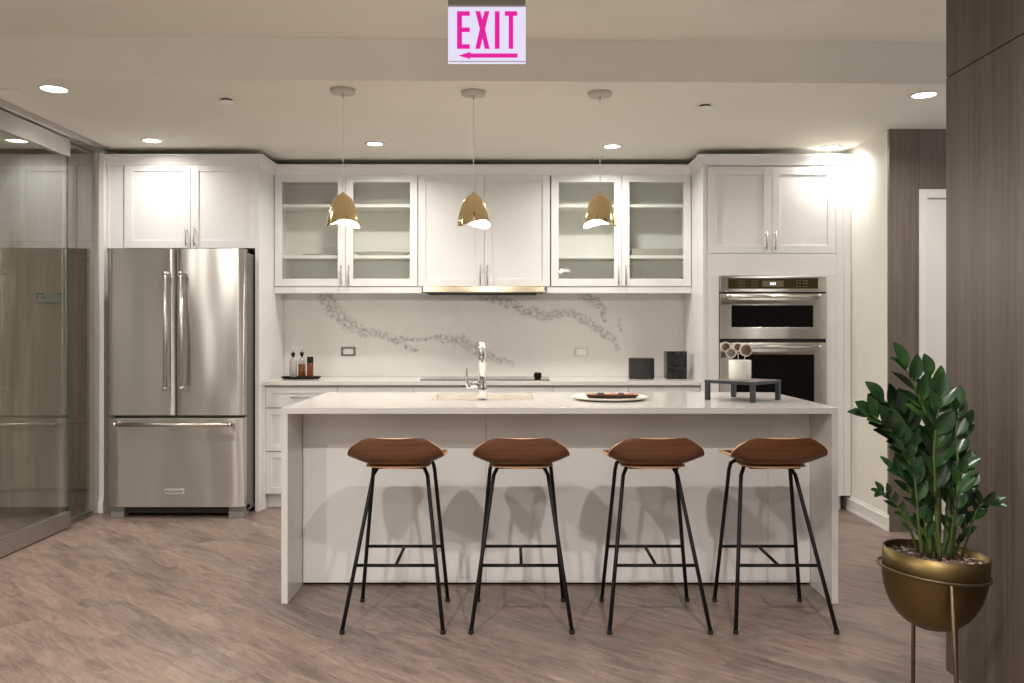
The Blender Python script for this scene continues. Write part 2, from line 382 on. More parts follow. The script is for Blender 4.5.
# far left room and partition surroundings
mb = MB(); mb.box(-7, -2.91, 5.97, 6.09, 1.0+.9, ZC, .001); mb.box(-7, -2.91, 5.97, 6.09, .62, 1.897, .001); mb.box(-7, -2.91, 5.97, 6.09, .16, .617, .001); mb.box(-7, -2.91, 5.985, 6.09, 0, .157)
struct('wall_left_rear', mb, M['leftwood'])
mb = MB(); mb.box(-7.1, -7, -2.5, 6.09, 0, ZC2+.1); struct('wall_left', mb, M['wall'])
mb = MB(); mb.box(-2.909, -2.852, YT-.04, YW, 0, ZC); struct('wall_left_end', mb, M['trim'])
mb = MB()
for z0, z1, t in ((0, .075, .014), (.075, .092, .010), (.092, .105, .005)): mb.box(-2.909, -2.852, YT-.04-t, YT-.041, z0, z1, .002)
struct('baseboard_left', mb, M['trim'])
mb = MB()
for z0, z1, t in ((0, .020, .016), (.020, .075, .012), (.075, .09, .016), (.09, .105, .008)): mb.box(XR-t, XR-.0005, YCOR+.001, YT+.06, z0, z1, .002)
struct('baseboard_right', mb, M['trim'])

# ------------------------------------------------------------------ glass partition
gx = XL
slide = thing('sliding_glass_door', (gx, 3.0, 0), 'frameless sliding glass door with wide metal rails beside the refrigerator', 'door')
ys = 5.487
mb = MB(); mb.box(gx-.006, gx+.006, .2, ys-.004, .105, 2.40); mb.box(gx-.0062, gx+.0062, ys-.004, ys-.001, .105, 2.40, mi=1); fin('glass_panel', mb, [M['partglass'], M['glassedge']], slide)
mb = MB(); mb.box(gx-.02, gx+.02, .2, ys, .008, .107, .002); fin('bottom_rail', mb, M['rail'], slide)
mb = MB(); mb.box(gx-.02, gx+.02, .2, ys, 2.397, 2.508, .002); fin('top_rail', mb, M['rail'], slide)
fx = gx-.035
fixp = thing('fixed_glass_panel', (fx, 5.7, 0), 'narrow fixed glass side panel between sliding door and white wall end', 'glass panel')
mb = MB(); mb.box(fx-.005, fx+.005, ys+.004, YT-.055, .033, 2.50); fin('glass_panel', mb, M['partglass'], fixp)
mb = MB(); mb.box(fx-.018, fx+.02, ys+.004, YT-.045, .0, .035, .002); mb.box(fx-.006, fx+.02, YT-.056, YT-.043, .035, 2.515, .001)
fin('bottom_channel', mb, M['rail'], fixp)
hx0 = -2.815
mb = MB(); mb.box(gx-.10, hx0, .2, 5.66, 2.512, ZC-.0005, .001); mb.box(gx-.10, hx0, 5.663, YT-.045, 2.512, ZC-.0005, .001)
single('header_track', mb, M['rail'], (hx0, 3, 2.512), 'brushed metal header track on the ceiling above the glass partition', 'track')

# ------------------------------------------------------------------ kitchen cabinets
def shaker(x0, x1, z0, z1, yf, th=.02, st=.056, rec=.009):
    m = MB(); b = .0015
    m.box(x0, x0+st, yf, yf+th, z0, z1, b); m.box(x1-st, x1, yf, yf+th, z0, z1, b)
    m.box(x0+st, x1-st, yf+.0003, yf+th, z1-st, z1, b); m.box(x0+st, x1-st, yf+.0003, yf+th, z0, z0+st, b)
    return m
def panel(m, x0, x1, z0, z1, yf, th=.02, st=.056, rec=.009):
    m.box(x0+st-.002, x1-st+.002, yf+rec, yf+th-.002, z0+st-.002, z1-st+.002); return m
def bar_handle(x, yf, z0, z1, r=.005, out=.032, horiz=False, x1=None):
    m = MB()
    if horiz:
        m.tube([(x, yf-out, z0), (x1, yf-out, z0)], r, 10)
        for q in (x+.018, x1-.018): m.tube([(q, yf-out, z0), (q, yf+.001, z0)], r*.85, 8)
    else:
        m.tube([(x, yf-out, z0), (x, yf-out, z1)], r, 10)
        for q in (z0+.02, z1-.02): m.tube([(x, yf-out, q), (x, yf+.001, q)], r*.85, 8)
    return m
G = .0015
# --- tall cabinet over / around refrigerator
tx0, tx1 = -2.849, -1.780
tz0, tz1 = PZ(248.3, YT), 2.46
fc = thing('refrigerator_cabinet', ((tx0+tx1)/2, YW, 0), 'white two-door cabinet above and around the steel refrigerator', 'cabinet')
mb = MB(); mb.box(tx0, tx1-.03, YT+.021, YW-.001, tz0+.002, tz1, .001); fin('cabinet_body', mb, M['cab'], fc)
mb = MB(); mb.box(tx1-.028, tx1, YT+.002, YW-.001, 0, tz1+.04, .001); fin('side_panel', mb, M['cab'], fc)
mb = MB(); mb.box(tx0, PX(122.5, YT), YT+.012, YT+.03, tz0, tz1, .001); mb.box(tx0, tx0+.018, YT, YT+.03, tz0, tz1, .001); fin('filler_strip', mb, M['cab'], fc)
def door(x0, x1, z0, z1, yf, parent, hx=None, hz=None, glass=False, st=.056):
    m = shaker(x0+G, x1-G, z0+G, z1-G, yf, st=st)
    if not glass: panel(m, x0+G, x1-G, z0+G, z1-G, yf, st=st)
    d = fin('door', m, M['cab'], parent)
    if glass:
        p = MB(); p.box(x0+st-.004, x1-st+.004, yf+.010, yf+.014, z0+st-.004, z1-st+.004); fin('glass_pane', p, M['glass'], d)
    if hx is not None:
        fin('handle', bar_handle(hx, yf, hz[0], hz[1]), M['nickel'], d)
    return d
hz = (PZ(246.5, YT), PZ(227.5, YT))
door(PX(124, YT), PX(190.5, YT), tz0, PZ(163, YT), YT, fc, PX(185.5, YT-.03), hz)
door(PX(190.5, YT), PX(257.3, YT), tz0, PZ(163, YT), YT, fc, PX(193.7, YT-.03), hz)
# --- right tall oven cabinet
rx0, rx1 = 1.343, XR-.003
oc = thing('oven_cabinet', ((rx0+rx1)/2, YW, 0), 'tall white cabinet on the right housing the built-in ovens', 'cabinet')
ox0, ox1 = PX(719.3, YT), PX(825.8, YT); oz1 = PZ(276, YT); oz0 = oz1-1.10
mb = MB(); mb.box(rx0, rx0+.02, YT+.002, YW-.001, 0, tz1+.04, .001); fin('side_panel', mb, M['cab'], oc)
mb = MB(); mb.box(rx1-.05, rx1-.001, YT+.004, YT+.6, .11, tz1+.04, .001); fin('side_panel', mb, M['cab'], oc)
zd = PZ(253.3, YT)
mb = MB(); mb.box(rx0+.021, rx1-.051, YT+.021, YW-.001, oz1+.002, tz1, .0); mb.box(rx0+.021, rx1-.051, YT+.021, YW-.001, .11, oz0-.002, .0); mb.box(rx0+.03, rx1-.06, YW-.03, YW-.002, oz0, oz1); mb.box(rx0+.05, rx1-.05, YT+.07, YT+.1, 0, .11); fin('cabinet_body', mb, M['cab'], oc)
mb = MB(); a0, a1 = PX(707.6, YT), PX(836, YT)
mb.box(a0, a1, YT, YT+.02, oz1+.003, zd-.002, .001); mb.box(a0, ox0-.002, YT, YT+.02, oz0, oz1+.003, .0); mb.box(ox1+.002, a1, YT, YT+.02, oz0, oz1+.003, .0)
mb.box(rx0+.021, a0-.002, YT+.004, YT+.02, .11, tz1, .0005); mb.box(a1+.002, rx1-.052, YT+.004, YT+.02, .11, tz1, .0005)
fin('face_panel', mb, M['cab'], oc)
hz = (PZ(250.5, YT), PZ(231.5, YT))
door(a0, PX(772, YT), zd, PZ(166.5, YT), YT, oc, PX(766.8, YT-.03), hz)
door(PX(772, YT), a1, zd, PZ(166.5, YT), YT, oc, PX(775.8, YT-.03), hz)
m = shaker(a0+G, a1-G, .12, oz0-.004, YT); panel(m, a0+G, a1-G, .12, oz0-.004, YT); dd = fin('drawer', m, M['cab'], oc)
fin('handle', bar_handle((a0+a1)/2-.07, YT, oz0-.05, 0, horiz=True, x1=(a0+a1)/2+.07), M['nickel'], dd)

# --- upper cabinets
uz0, uz1 = PZ(286.4, YU), PZ(174.2, YU)
ub = uz0; 
def upper(name, xa, xs, xb, label, glass, hpx, rail=True):
    X0, XS, X1 = PX(xa, YU), PX(xs, YU), PX(xb, YU)
    if xa < 280: X0 = tx1+.001
    if xb > 690: X1 = rx0-.001
    t = thing(name, ((X0+X1)/2, YW, uz0), label, 'cabinet', 'white wall cabinets above the counter')
    yb = YU+.021; b = MB(); th = .018; e = .0005
    if glass:
        b.box(X0+e, X0+th, yb, YW-.002, uz0, 2.46); b.box(X1-th, X1-e, yb, YW-.002, uz0, 2.46)
        b.box(X0+th, X1-th, yb, YW-.002, uz0, uz0+th); b.box(X0+th, X1-th, yb, YW-.002, uz1-.03, 2.46); b.box(X0+th, X1-th, YW-.012, YW-.002, uz0+th, uz1-.03)
        b.box(XS-.012, XS+.012, yb, YW-.013, uz0+th, uz1-.03)
    else: b.box(X0+e, X1-e, yb, YW-.002, uz0, 2.46)
    fin('cabinet_body', b, M['cabin'] if glass else M['cab'], t)
    if glass:
        for v in (206, 257):
            zz = PZ(v, YU+.05); s = MB(); s.box(X0+th, XS-.012, YU+.035, YW-.013, zz-.012, zz+.012, .001); s.box(XS+.012, X1-th, YU+.035, YW-.013, zz-.012, zz+.012, .001); fin('shelf', s, M['cabin'], t)
    dx0_, dx1_ = (X0+.003 if xa < 280 else X0), (X1-.003 if xb > 690 else X1)
    hz = (PZ(285.3, YU), PZ(265.5, YU))
    st = .056
    door(dx0_, XS, uz0, uz1, YU, t, PX(hpx[0], YU-.03), hz, glass, st); door(XS, dx1_, uz0, uz1, YU, t, PX(hpx[1], YU-.03), hz, glass, st)
    if rail:
        r = MB(); r.box(X0+.001, X1 if xb > 690 else X1+.03, YU+.006, YU+.026, uz0-.05, uz0-.002, .001)
        if xa > 500: r = MB(); r.box(X0-.03, X1-.001, YU+.006, YU+.026, uz0-.05, uz0-.002, .001)
        r.box(X0+.002, X0+.018, YU+.03, YW-.04, uz0-.05, uz0-.001) if xa < 280 else r.box(X1-.018, X1-.002, YU+.03, YW-.04, uz0-.05, uz0-.001)
        fin('light_rail', r, M['cab'], t)
    return t
upper('wall_cabinet', 273.6, 345.3, 417.6, 'white glass-door wall cabinet nearest the refrigerator', True, (341.2, 348.7))
upper('wall_cabinet', 418.0, 484.3, 550.2, 'white solid-door wall cabinet in the middle above the range hood', False, (480.3, 487.4), rail=False)
upper('wall_cabinet', 551.0, 621.8, 692.2, 'white glass-door wall cabinet nearest the ovens', True, (618.6, 625.9))

# crown moulding following the cabinet fronts
def sweep_crown():
    path = [(tx0-.03, YT), (tx1, YT), (tx1, YU), (rx0, YU), (rx0, YT), (XR-.001, YT)]
    prof = [(.0, 2.435), (.006, 2.44), (.010, 2.452), (.030, 2.492), (.036, 2.496), (.036, 2.508), (-.02, 2.508), (-.02, 2.435)]
    # outward normals per segment (towards the camera / into the recess)
    nrm = [(0, -1), (1, 0), (0, -1), (-1, 0), (0, -1)]
    m = MB(); rings = []
    for i, (x, y) in enumerate(path):
        if i == 0: n = nrm[0]
        elif i == len(path)-1: n = nrm[-1]
        else:
            a, b = nrm[i-1], nrm[i]; n = (a[0]+b[0], a[1]+b[1])
        rings.append([m.bm.verts.new((x+n[0]*o, y+n[1]*o, z)) for o, z in prof])
    k = len(prof)
    for i in range(len(rings)-1):
        for j in range(k): m.bm.faces.new((rings[i][j], rings[i][(j+1) % k], rings[i+1][(j+1) % k], rings[i+1][j]))
    m.bm.faces.new(rings[0]); m.bm.faces.new(rings[-1][::-1])
    return m
struct('trim_1', sweep_crown(), M['cab'])

# hood
hood = thing('range_hood', (PX(484, YU), YU+.15, uz0-.05), 'slim stainless steel range hood under the middle wall cabinet', 'range hood')
hx0_, hx1_ = PX(423, YU-.01), PX(544.8, YU-.01)
mb = MB(); mb.box(hx0_, hx1_, YU-.012, YU+.014, uz0-.044, uz0-.001, .002); fin('front_strip', mb, plain('hood_warm_steel', (.62, .53, .40), .22, 1), hood)
mb = MB(); mb.box(hx0_+.01, hx1_-.01, YU+.016, YW-.06, uz0-.05, uz0-.001, .001); fin('hood_body', mb, M['fridgeside'], hood)
mb = MB(); mb.box(hx0_+.03, hx1_-.06, YU+.03, YW-.09, uz0-.058, uz0-.049, .001); fin('filter', mb, M['darkgap'], hood)
# black duct collar on top of middle cabinet
mb = MB(); mb.lathe([(0, 0), (.12, 0), (.125, .006), (.125, .022), (.11, .027), (0, .027)], (PX(476, YU+.14), YU+.14, 2.50), 28); mb.box(PX(476, YU+.14)-.10, PX(476, YU+.14)+.10, YU+.06, YU+.2, 2.461, 2.50)
single('duct_collar', mb, M['black'], (PX(476, YU+.14), YU+.14, 2.461), 'black round duct collar on top of the middle wall cabinet', 'duct')

# ------------------------------------------------------------------ base cabinets & counter
YCF = 6.035
CT = .914
ys_ = YCF+.03
bx = [tx1+.001, PX(337.5, ys_), PX(413.5, ys_), PX(553.3, ys_), PX(628.3, ys_), rx0-.001]
blab = ['white drawer base cabinet beside the refrigerator', 'white drawer base cabinet left of the cooktop', 'wide white drawer base cabinet under the cooktop', 'white drawer base cabinet just right of the cooktop', 'narrow white drawer base cabinet beside the ovens']
for i in range(5):
    a, b = bx[i], bx[i+1]
    t = thing('base_cabinet', ((a+b)/2, YW, 0), blab[i], 'cabinet', 'white base cabinets along the back wall')
    m = MB(); m.box(a+.0005, b-.0005, ys_+.021, YW-.001, .11, CT-.031); m.box(a+.0005, b-.0005, ys_+.075, ys_+.10, 0, .11); fin('cabinet_body', m, M['cab'], t)
    if i == 0:
        m = MB(); m.box(a, a+.018, ys_-.012, ys_+.10, 0, CT-.031, .001); fin('end_panel', m, M['cab'], t); a += .018
    for (v0, v1) in ((387, 407.8), (408.4, 451.5), (452, 494)):
        z1, z0 = PZ(v0, ys_), PZ(v1, ys_)
        m = shaker(a+G, b-G, z0+G, z1-G, ys_, st=.045); panel(m, a+G, b-G, z0+G, z1-G, ys_, st=.045); d = fin('drawer', m, M['cab'], t)
        hzz = (z0+z1)/2 if v0 == 387 else z1-.06
        fin('handle', bar_handle((a+b)/2-.07, ys_, hzz, 0, horiz=True, x1=(a+b)/2+.07), M['nickel'], d)
def q(u, v): return (PX(u, YB), PZ(v, YB))
segpx = [(322, 288, 334, 310, .10), (334, 310, 352, 326, .09), (352, 326, 372, 332, .07), (372, 332, 398, 342, .05), (398, 342, 418, 350, .03), (398, 338, 440, 339, .03), (436, 338, 462, 342, .05), (462, 342, 478, 352, .07), (478, 352, 512, 364, .04),
         (484, 296, 512, 304, .06), (512, 304, 545, 318, .06), (545, 318, 566, 310, .05), (566, 310, 590, 322, .05), (584, 298, 602, 306, .05), (602, 306, 606, 322, .03), (590, 322, 612, 340, .05), (612, 340, 616, 350, .03), (620, 318, 622, 332, .02)]
segs = []
for (a, b, c, d, w) in segpx:
    p0, p1 = q(a, b), q(c, d); segs.append((p0[0], p0[1], p1[0], p1[1], w*.8))
M['splash'] = quartz('backsplash_quartz', segs, (.74, .71, .67), (.24, .22, .20), .10, .75)
M['quartz'] = quartz('counter_quartz', [], (.72, .695, .66), (.5, .47, .44), .14)
mb = MB(); mb.box(tx1+.002, rx0-.002, YB, YW-.001, CT+.001, uz0-.002)
o = single('backsplash', mb, M['splash'], (0, 0, 0), 'white marble-look backsplash slab with grey veins behind the cooktop', 'backsplash')
mb = MB(); mb.box(tx1+.001, rx0-.001, YCF, YW-.002, CT-.030, CT, .002)
single('counter_worktop', mb, M['quartz'], (-.2, 6.3, CT-.03), 'long white quartz worktop along the back wall', 'worktop')
# cooktop
ck = thing('cooktop', (PX(484, 6.33), 6.33, CT), 'black glass cooktop set on the back counter under the hood', 'cooktop')
c0, c1 = PX(419.8, 6.12), PX(550, 6.12)
mb = MB(); mb.box(c0, c1, 6.12, 6.56, CT+.0005, CT+.006, .001); fin('glass_surface', mb, M['cooktop'], ck)
for (ax, ay, ar) in ((.2, .12, .08), (.2, .32, .06), (.47, .22, .12), (.74, .12, .07), (.74, .32, .08)):
    m = MB(); m.lathe([(ar-.002, 0), (ar, 0), (ar, .0004), (ar-.002, .0004), (ar-.002, 0)], (c0+ax*(c1-c0), 6.12+ay, CT+.0062), 40); fin('burner_ring', m, M['fridgeside'], ck)
kx = PX(537.6, 6.3)
mb = MB(); mb.obox((kx, 6.27, CT+.0065+.022), (.052, .05, .044), .3, .012)  # plain black block, its use is not known
single('black_block', mb, M['black'], (kx, 6.27, CT+.0065), 'small black rounded block on the right end of the cooktop', 'timer')
# outlets
def outlet(u, v, w, h, mplate, label):
    x, z = PX(u, YB), PZ(v, YB)
    t = thing('outlet', (x, YB, z), label, 'outlet', 'wall outlets on the backsplash')
    m = MB(); m.box(x-w/2, x+w/2, YB-.006, YB-.0003, z-h/2, z+h/2, .002); fin('cover_plate', m, mplate, t)
    m = MB(); m.box(x-w*.32, x+w*.32, YB-.009, YB-.0062, z-h*.27, z+h*.27, .001); r = fin('receptacle', m, M['white'], t)
    for sx in (-1, 1):
        for dz in (-.007, .007):
            m = MB(); m.box(x+sx*w*.17-.006, x+sx*w*.17+.004, YB-.0096, YB-.0089, z+dz-.0012, z+dz+.0012); fin('slot', m, M['darkgap'], r)
        m = MB(); m.box(x+sx*w*.41-.003, x+sx*w*.41+.003, YB-.0072, YB-.0061, z-.003, z+.003, .001); fin('screw', m, M['nickel'], t)
outlet(348.4, 351.5, .115, .072, plain('dull_grey_plate', (.20, .185, .17), .45, .4), 'grey outlet plate with white receptacle near the oil bottles')
outlet(581.3, 352.2, .115, .075, plain('bright_plate', (.66, .62, .57), .35, .7), 'bright steel outlet plate left of the black canisters')

# ------------------------------------------------------------------ refrigerator
YF = 5.75
fr = thing('refrigerator', (PX(175.5, YF), YF+.4, 0), 'stainless steel french-door refrigerator with bottom freezer drawer', 'refrigerator')
fx0, fx1, fxm = PX(107.4, YF), PX(243.7, YF), PX(175.3, YF)
fzt, fzm0, fzm1, fzb = PZ(248.6, YF), PZ(415.3, YF), PZ(418, YF), PZ(507, YF)
mb = MB(); mb.box(fx0+.012, fx1-.006, YF+.075, YW-.03, .03, fzt-.02, .004); fin('cabinet_body', mb, M['fridgeside'], fr)
def curved_door(x0, x1, z0, z1, bulge=.008, th=.065):
    """door with a softly rolled front"""
    m = MB(); n = 22; zs = 10; rows = []
    for j in range(zs+1):
        z = z0+(z1-z0)*j/zs; row = []
        for i in range(n+1):
            t = i/n; x = x0+(x1-x0)*t
            e = min(t, 1-t)*(x1-x0); rnd = 0
            if e < .012: rnd = .012-math.sqrt(max(0, .012**2-(.012-e)**2))
            row.append(m.bm.verts.new((x, YF+rnd, z)))
        rows.append(row)
    for j in range(zs):
        for i in range(n):
            f = m.bm.faces.new((rows[j][i], rows[j][i+1], rows[j+1][i+1], rows[j+1][i])); f.smooth = True
    back = []
    for j in (0, zs):
        back.append([m.bm.verts.new((x0, YF+th, rows[j][0].co.z)), m.bm.verts.new((x1, YF+th, rows[j][0].co.z))])
    b = [m.bm.verts.new(v.co) for v in rows[0]]; t_ = [m.bm.verts.new(v.co) for v in rows[-1]]
    m.bm.faces.new(b+[m.bm.verts.new(back[0][1].co), m.bm.verts.new(back[0][0].co)])
    m.bm.faces.new([m.bm.verts.new(back[1][0].co), m.bm.verts.new(back[1][1].co)]+t_[::-1])
    m.bm.faces.new((back[0][0], back[0][1], back[1][1], back[1][0]))
    l = [rows[j][0] for j in range(zs+1)]; r = [rows[j][-1] for j in range(zs+1)]
    m.bm.faces.new([m.bm.verts.new(v.co) for v in l]+[m.bm.verts.new(back[1][0].co), m.bm.verts.new(back[0][0].co)])
    m.bm.faces.new([m.bm.verts.new(v.co) for v in r[::-1]]+[m.bm.verts.new(back[0][1].co), m.bm.verts.new(back[1][1].co)])
    return m
def pro_handle(p0, p1, yf, r=.0125, out=.06):
    m = MB(); a, b = Vector(p0), Vector(p1); d = (b-a).normalized()
    m.tube([a, b], r, 16)
    for c in (a+d*.012, b-d*.012):
        m.tube([c-d*.012, c+d*.012], r*1.35, 16); m.tube([c, Vector((c.x, yf, c.z))], r*.9, 12)
        m.tube([Vector((c.x, yf-.006, c.z)), Vector((c.x, yf-.0002, c.z))], r*1.5, 14)
    return m
d1 = fin('door', curved_door(fx0, fxm-.003, fzm0, fzt), M['steel'], fr)
d2 = fin('door', curved_door(fxm+.003, fx1, fzm0, fzt), M['steel'], fr)
d3 = fin('freezer_drawer', curved_door(fx0, fx1, fzb, fzm1), M['steel'], fr)
yh = YF-.06
hm = steel('handle_steel', (.66, .62, .56), .28, 0, .3)
fin('handle', pro_handle((PX(165.2, yh), yh, PZ(390.5, yh)), (PX(165.2, yh), yh, PZ(271.5, yh)), YF), hm, d1)
fin('handle', pro_handle((PX(181, yh), yh, PZ(390.5, yh)), (PX(181, yh), yh, PZ(271.5, yh)), YF), hm, d2)
fin('handle', pro_handle((PX(112.5, yh), yh, PZ(424.8, yh)), (PX(231.5, yh), yh, PZ(424.8, yh)), YF), hm, d3)
bx0, bx1, bz0, bz1 = PX(164.8, YF), PX(184.2, YF), PZ(494, YF), PZ(488.7, YF)
mb = MB(); mb.box(bx0, bx1, YF-.004, YF-.0005, bz0, bz1, .001); bd = fin('name_badge', mb, plain('badge_plate', (.62, .58, .53), .35, .4), d3)
text_mesh('badge_lettering', 'KitchenAid', .024, ((bx0+bx1)/2, YF-.0046, (bz0+bz1)/2), M['darkgap'], bd, .0004)
mb = MB(); mb.box(fx0+.09, fx1-.09, YF+.05, YF+.07, .03, fzb-.005); fin('toe_grille', mb, M['darkgap'], fr)
for xa, xb in ((fx0+.012, fx0+.10), (fx1-.11, fx1-.006)):
    m = MB(); m.box(xa, xb, YF+.02, YF+.13, 0, .045, .003); m.box(xa, xb, YF+.03, YF+.16, .045, fzb-.004, .003); fin('foot', m, plain('foot_grey', (.25, .24, .22), .5, .3), fr)
for xa, xb in ((fx0+.02, fx0+.10), (fx1-.10, fx1-.02)):
    m = MB(); m.box(xa, xb, YF+.03, YF+.16, fzt-.012, fzt+.006, .003); fin('hinge_cover', m, M['fridgeside'], fr)

# ------------------------------------------------------------------ wall ovens
ov = thing('wall_oven', ((ox0+ox1)/2, YT, oz0), 'stainless steel microwave and oven combination built into the right cabinet', 'oven')
yo = YT-.022
mb = MB(); mb.box(ox0+.006, ox1-.006, YT+.001, YT+.55, oz0+.003, oz1-.004); mb.box(ox0, ox1, YT-.004, YT-.0005, oz0, oz1, .0005); fin('oven_body', mb, M['darkgap'], ov)
zc0 = PZ(292, yo)
mb = MB(); mb.box(ox0, ox1, yo, YT-.005, zc0, oz1, .004); cp = fin('control_panel', mb, M['steel2'], ov)
gx0, gx1 = PX(728, yo), PX(818, yo)
mb = MB(); mb.box(gx0, gx1, yo-.003, yo-.0003, PZ(288.6, yo), PZ(278.2, yo), .0005); gl = fin('glass_fascia', mb, plain('tinted_control_glass', (.05, .036, .014), .12), cp)
mb = MB(); mb.box(PX(762, yo), PX(783.5, yo), yo-.0037, yo-.003, PZ(287, yo), PZ(280.6, yo)); fin('display', mb, plain('display_window', (.16, .13, .08), .25), cp)
mb = MB()
for ux in (771.2, 774.3):
    for k in (-1, 1): mb.box(PX(ux+k*.7, yo)-.002, PX(ux+k*.7, yo)+.002, yo-.0044, yo-.0038, PZ(285, yo), PZ(282.4, yo))
fin('clock_digits', mb, plain('display_digits', (.8, .8, 1), .4, emis=(.8, .85, 1), es=1.2), cp)
kpm = plain('keypad_print', (.42, .38, .30), .5)
for u in (739, 741.6, 744.2, 752, 754.6, 757.2, 797, 800, 803.4, 805.5, 807):
    for v in (280.8, 283.6, 286.6):
        mb = MB(); mb.box(PX(u, yo)-.0028, PX(u, yo)+.0028, yo-.0036, yo-.0029, PZ(v, yo)-.002, PZ(v, yo)+.002); fin('key', mb, kpm, cp)
def oven_door(v1, v0, wu0, wu1, wv1, wv0, hv, label):
    z1, z0 = PZ(v1, yo), PZ(v0, yo) if isinstance(v0, (int, float)) else v0[0]
    wx0, wx1 = PX(wu0, yo), PX(wu1, yo); wz1 = PZ(wv1, yo); wz0 = PZ(wv0, yo) if isinstance(wv0, (int, float)) else wv0[0]
    m = MB(); x0_, x1_ = ox0+.001, ox1
    m.box(x0_, wx0, yo, YT-.005, z0, z1, .002); m.box(wx1, x1_, yo, YT-.005, z0, z1, .002)
    m.box(wx0-.001, wx1+.001, yo+.0002, YT-.005, wz1, z1, .002); m.box(wx0-.001, wx1+.001, yo+.0002, YT-.005, z0, wz0, .002)
    d = fin('oven_door', m, M['steel2'], ov); setp(d, label)
    m = MB(); m.box(wx0+.0005, wx1-.0005, yo+.010, yo+.013, wz0+.0005, wz1-.0005); 
    fin('window', m, M['blackglass'], d)
    yq = yo-.05; zq = PZ(hv, yq)
    fin('handle', pro_handle((PX(727, yq), yq, zq), (PX(821, yq), yq, zq), yo, .0115), hm, d)
oven_door(293.6, 338.8, 731.5, 813.5, 305.3, 327.2, 296.3, 'upper microwave door with wide dark window')
oven_door(342.8, (oz0+.02,), 731.5, 814.5, 354.5, (oz0+.10,), 347, 'lower oven door with large black window')

# ------------------------------------------------------------------ island
IY0, IY1 = 3.965, 4.955
IX0, IX1 = PX(281.2, IY0), PX(838.3, IY0)
# sink cut-out
sx0, sx1 = PX(431, 4.42), PX(534, 4.42); sy0, sy1 = 4.43, 4.80
it = thing('island_worktop', ((IX0+IX1)/2, (IY0+IY1)/2, 0), 'white quartz waterfall worktop of the kitchen island', 'worktop')
isegs = []
mb = MB(); z0, z1 = CT-.028, CT; e = .0
mb.box(IX0, sx0, IY0, IY1, z0, z1, .0012); mb.box(sx1, IX1, IY0, IY1, z0, z1, .0012); mb.box(sx0, sx1, IY0, sy0, z0, z1); mb.box(sx0, sx1, sy1, IY1, z0, z1)
fin('top_slab', mb, M['quartz'], it)
mb = MB(); mb.box(IX0, IX0+.030, IY0, IY1, 0, z0-.0002, .0012); fin('waterfall_side', mb, M['quartz'], it)
mb = MB(); mb.box(IX1-.030, IX1, IY0, IY1, 0, z0-.0002, .0012); fin('waterfall_side', mb, M['quartz'], it)
ic = thing('island_cabinet', ((IX0+IX1)/2, 4.6, 0), 'pale grey panelled cabinet body of the kitchen island behind the stools', 'cabinet')
YP = 4.25
mb = MB(); mb.box(IX0+.0305, sx0-.03, YP+.021, IY1-.03, .10, z0-.0005); mb.box(sx1+.03, IX1-.0305, YP+.021, IY1-.03, .10, z0-.0005)
mb.box(sx0-.03, sx1+.03, YP+.021, IY1-.03, .10, .60); mb.box(sx0-.03, sx1+.03, YP+.021, sy0-.02, .60, z0-.0005); mb.box(sx0-.03, sx1+.03, sy1+.02, IY1-.03, .60, z0-.0005)
fin('cabinet_body', mb, M['islandpanel'], ic)
sp1, sp2 = PX(486, YP), PX(768, YP)
for a, b in ((IX0+.031, sp1), (sp1, sp2), (sp2, IX1-.031)):
    m = MB(); m.box(a+.001, b-.001, YP, YP+.02, .014, z0-.0008, .0008); fin('back_panel', m, M['islandpanel'], ic)
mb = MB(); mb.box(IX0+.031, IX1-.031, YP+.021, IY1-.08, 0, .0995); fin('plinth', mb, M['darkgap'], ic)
# sink
sk = thing('sink', ((sx0+sx1)/2, (sy0+sy1)/2, CT-.2), 'cream undermount sink let into the island worktop', 'sink')
mb = MB(); w = .008; b0 = CT-.22
mb.box(sx0-w, sx1+w, sy0-w, sy1+w, b0, b0+.01, .001); mb.box(sx0-w, sx0, sy0, sy1, b0+.01, z0-.001); mb.box(sx1, sx1+w, sy0, sy1, b0+.01, z0-.001)
mb.box(sx0-w, sx1+w, sy0-w, sy0, b0+.01, z0-.001); mb.box(sx0-w, sx1+w, sy1, sy1+w, b0+.01, z0-.001); fin('basin', mb, M['sink'], sk)
mb = MB(); mb.cyl(((sx0+sx1)/2, (sy0+sy1)/2, b0+.0102), .045, .003, 28, bev=.001); fin('drain', mb, M['chrome'], sk)
# faucet
fy = 4.385; fxx = PX(482, fy)
fa = thing('faucet', (fxx, fy, CT), 'tall chrome faucet with side lever standing by the island sink', 'faucet')
mb = MB(); mb.cyl((fxx, fy, CT), .030, .006, 28, bev=.002); fin('base_flange', mb, M['chrome'], fa)
mb = MB(); mb.cyl((fxx, fy, CT+.006), .023, .100, 28, bev=.001); fin('valve_body', mb, M['chrome'], fa)
pts = []; zt = PZ(341.5, fy)-.018
pts.append((fxx, fy, CT+.106)); pts.append((fxx, fy, zt-.05))
for k in range(0, 9):
    a = math.pi*k/16; pts.append((fxx, fy+.05-.05*math.cos(a), zt-.05+.05*math.sin(a)))
pts += [(fxx, fy+.13, zt), ]
for k in range(1, 9):
    a = math.pi*k/16; pts.append((fxx, fy+.13+.04*math.sin(a), zt-.04+.04*math.cos(a)))
pts.append((fxx, fy+.17, zt-.07))
mb = MB(); mb.tube(pts, .0175, 20); fin('spout', mb, M['chrome'], fa)
mb = MB(); mb.tube([(fxx, fy+.17, zt-.07), (fxx, fy+.17, zt-.075), (fxx, fy+.17, zt-.12)], [.0175, .0195, .0185], 20); fin('spray_head', mb, M['chrome'], fa)
hzq = PZ(385, fy)
mb = MB(); mb.tube([(fxx-.022, fy, hzq), (fxx-.058, fy, hzq)], .016, 18); fin('lever_hub', mb, M['chrome'], fa)
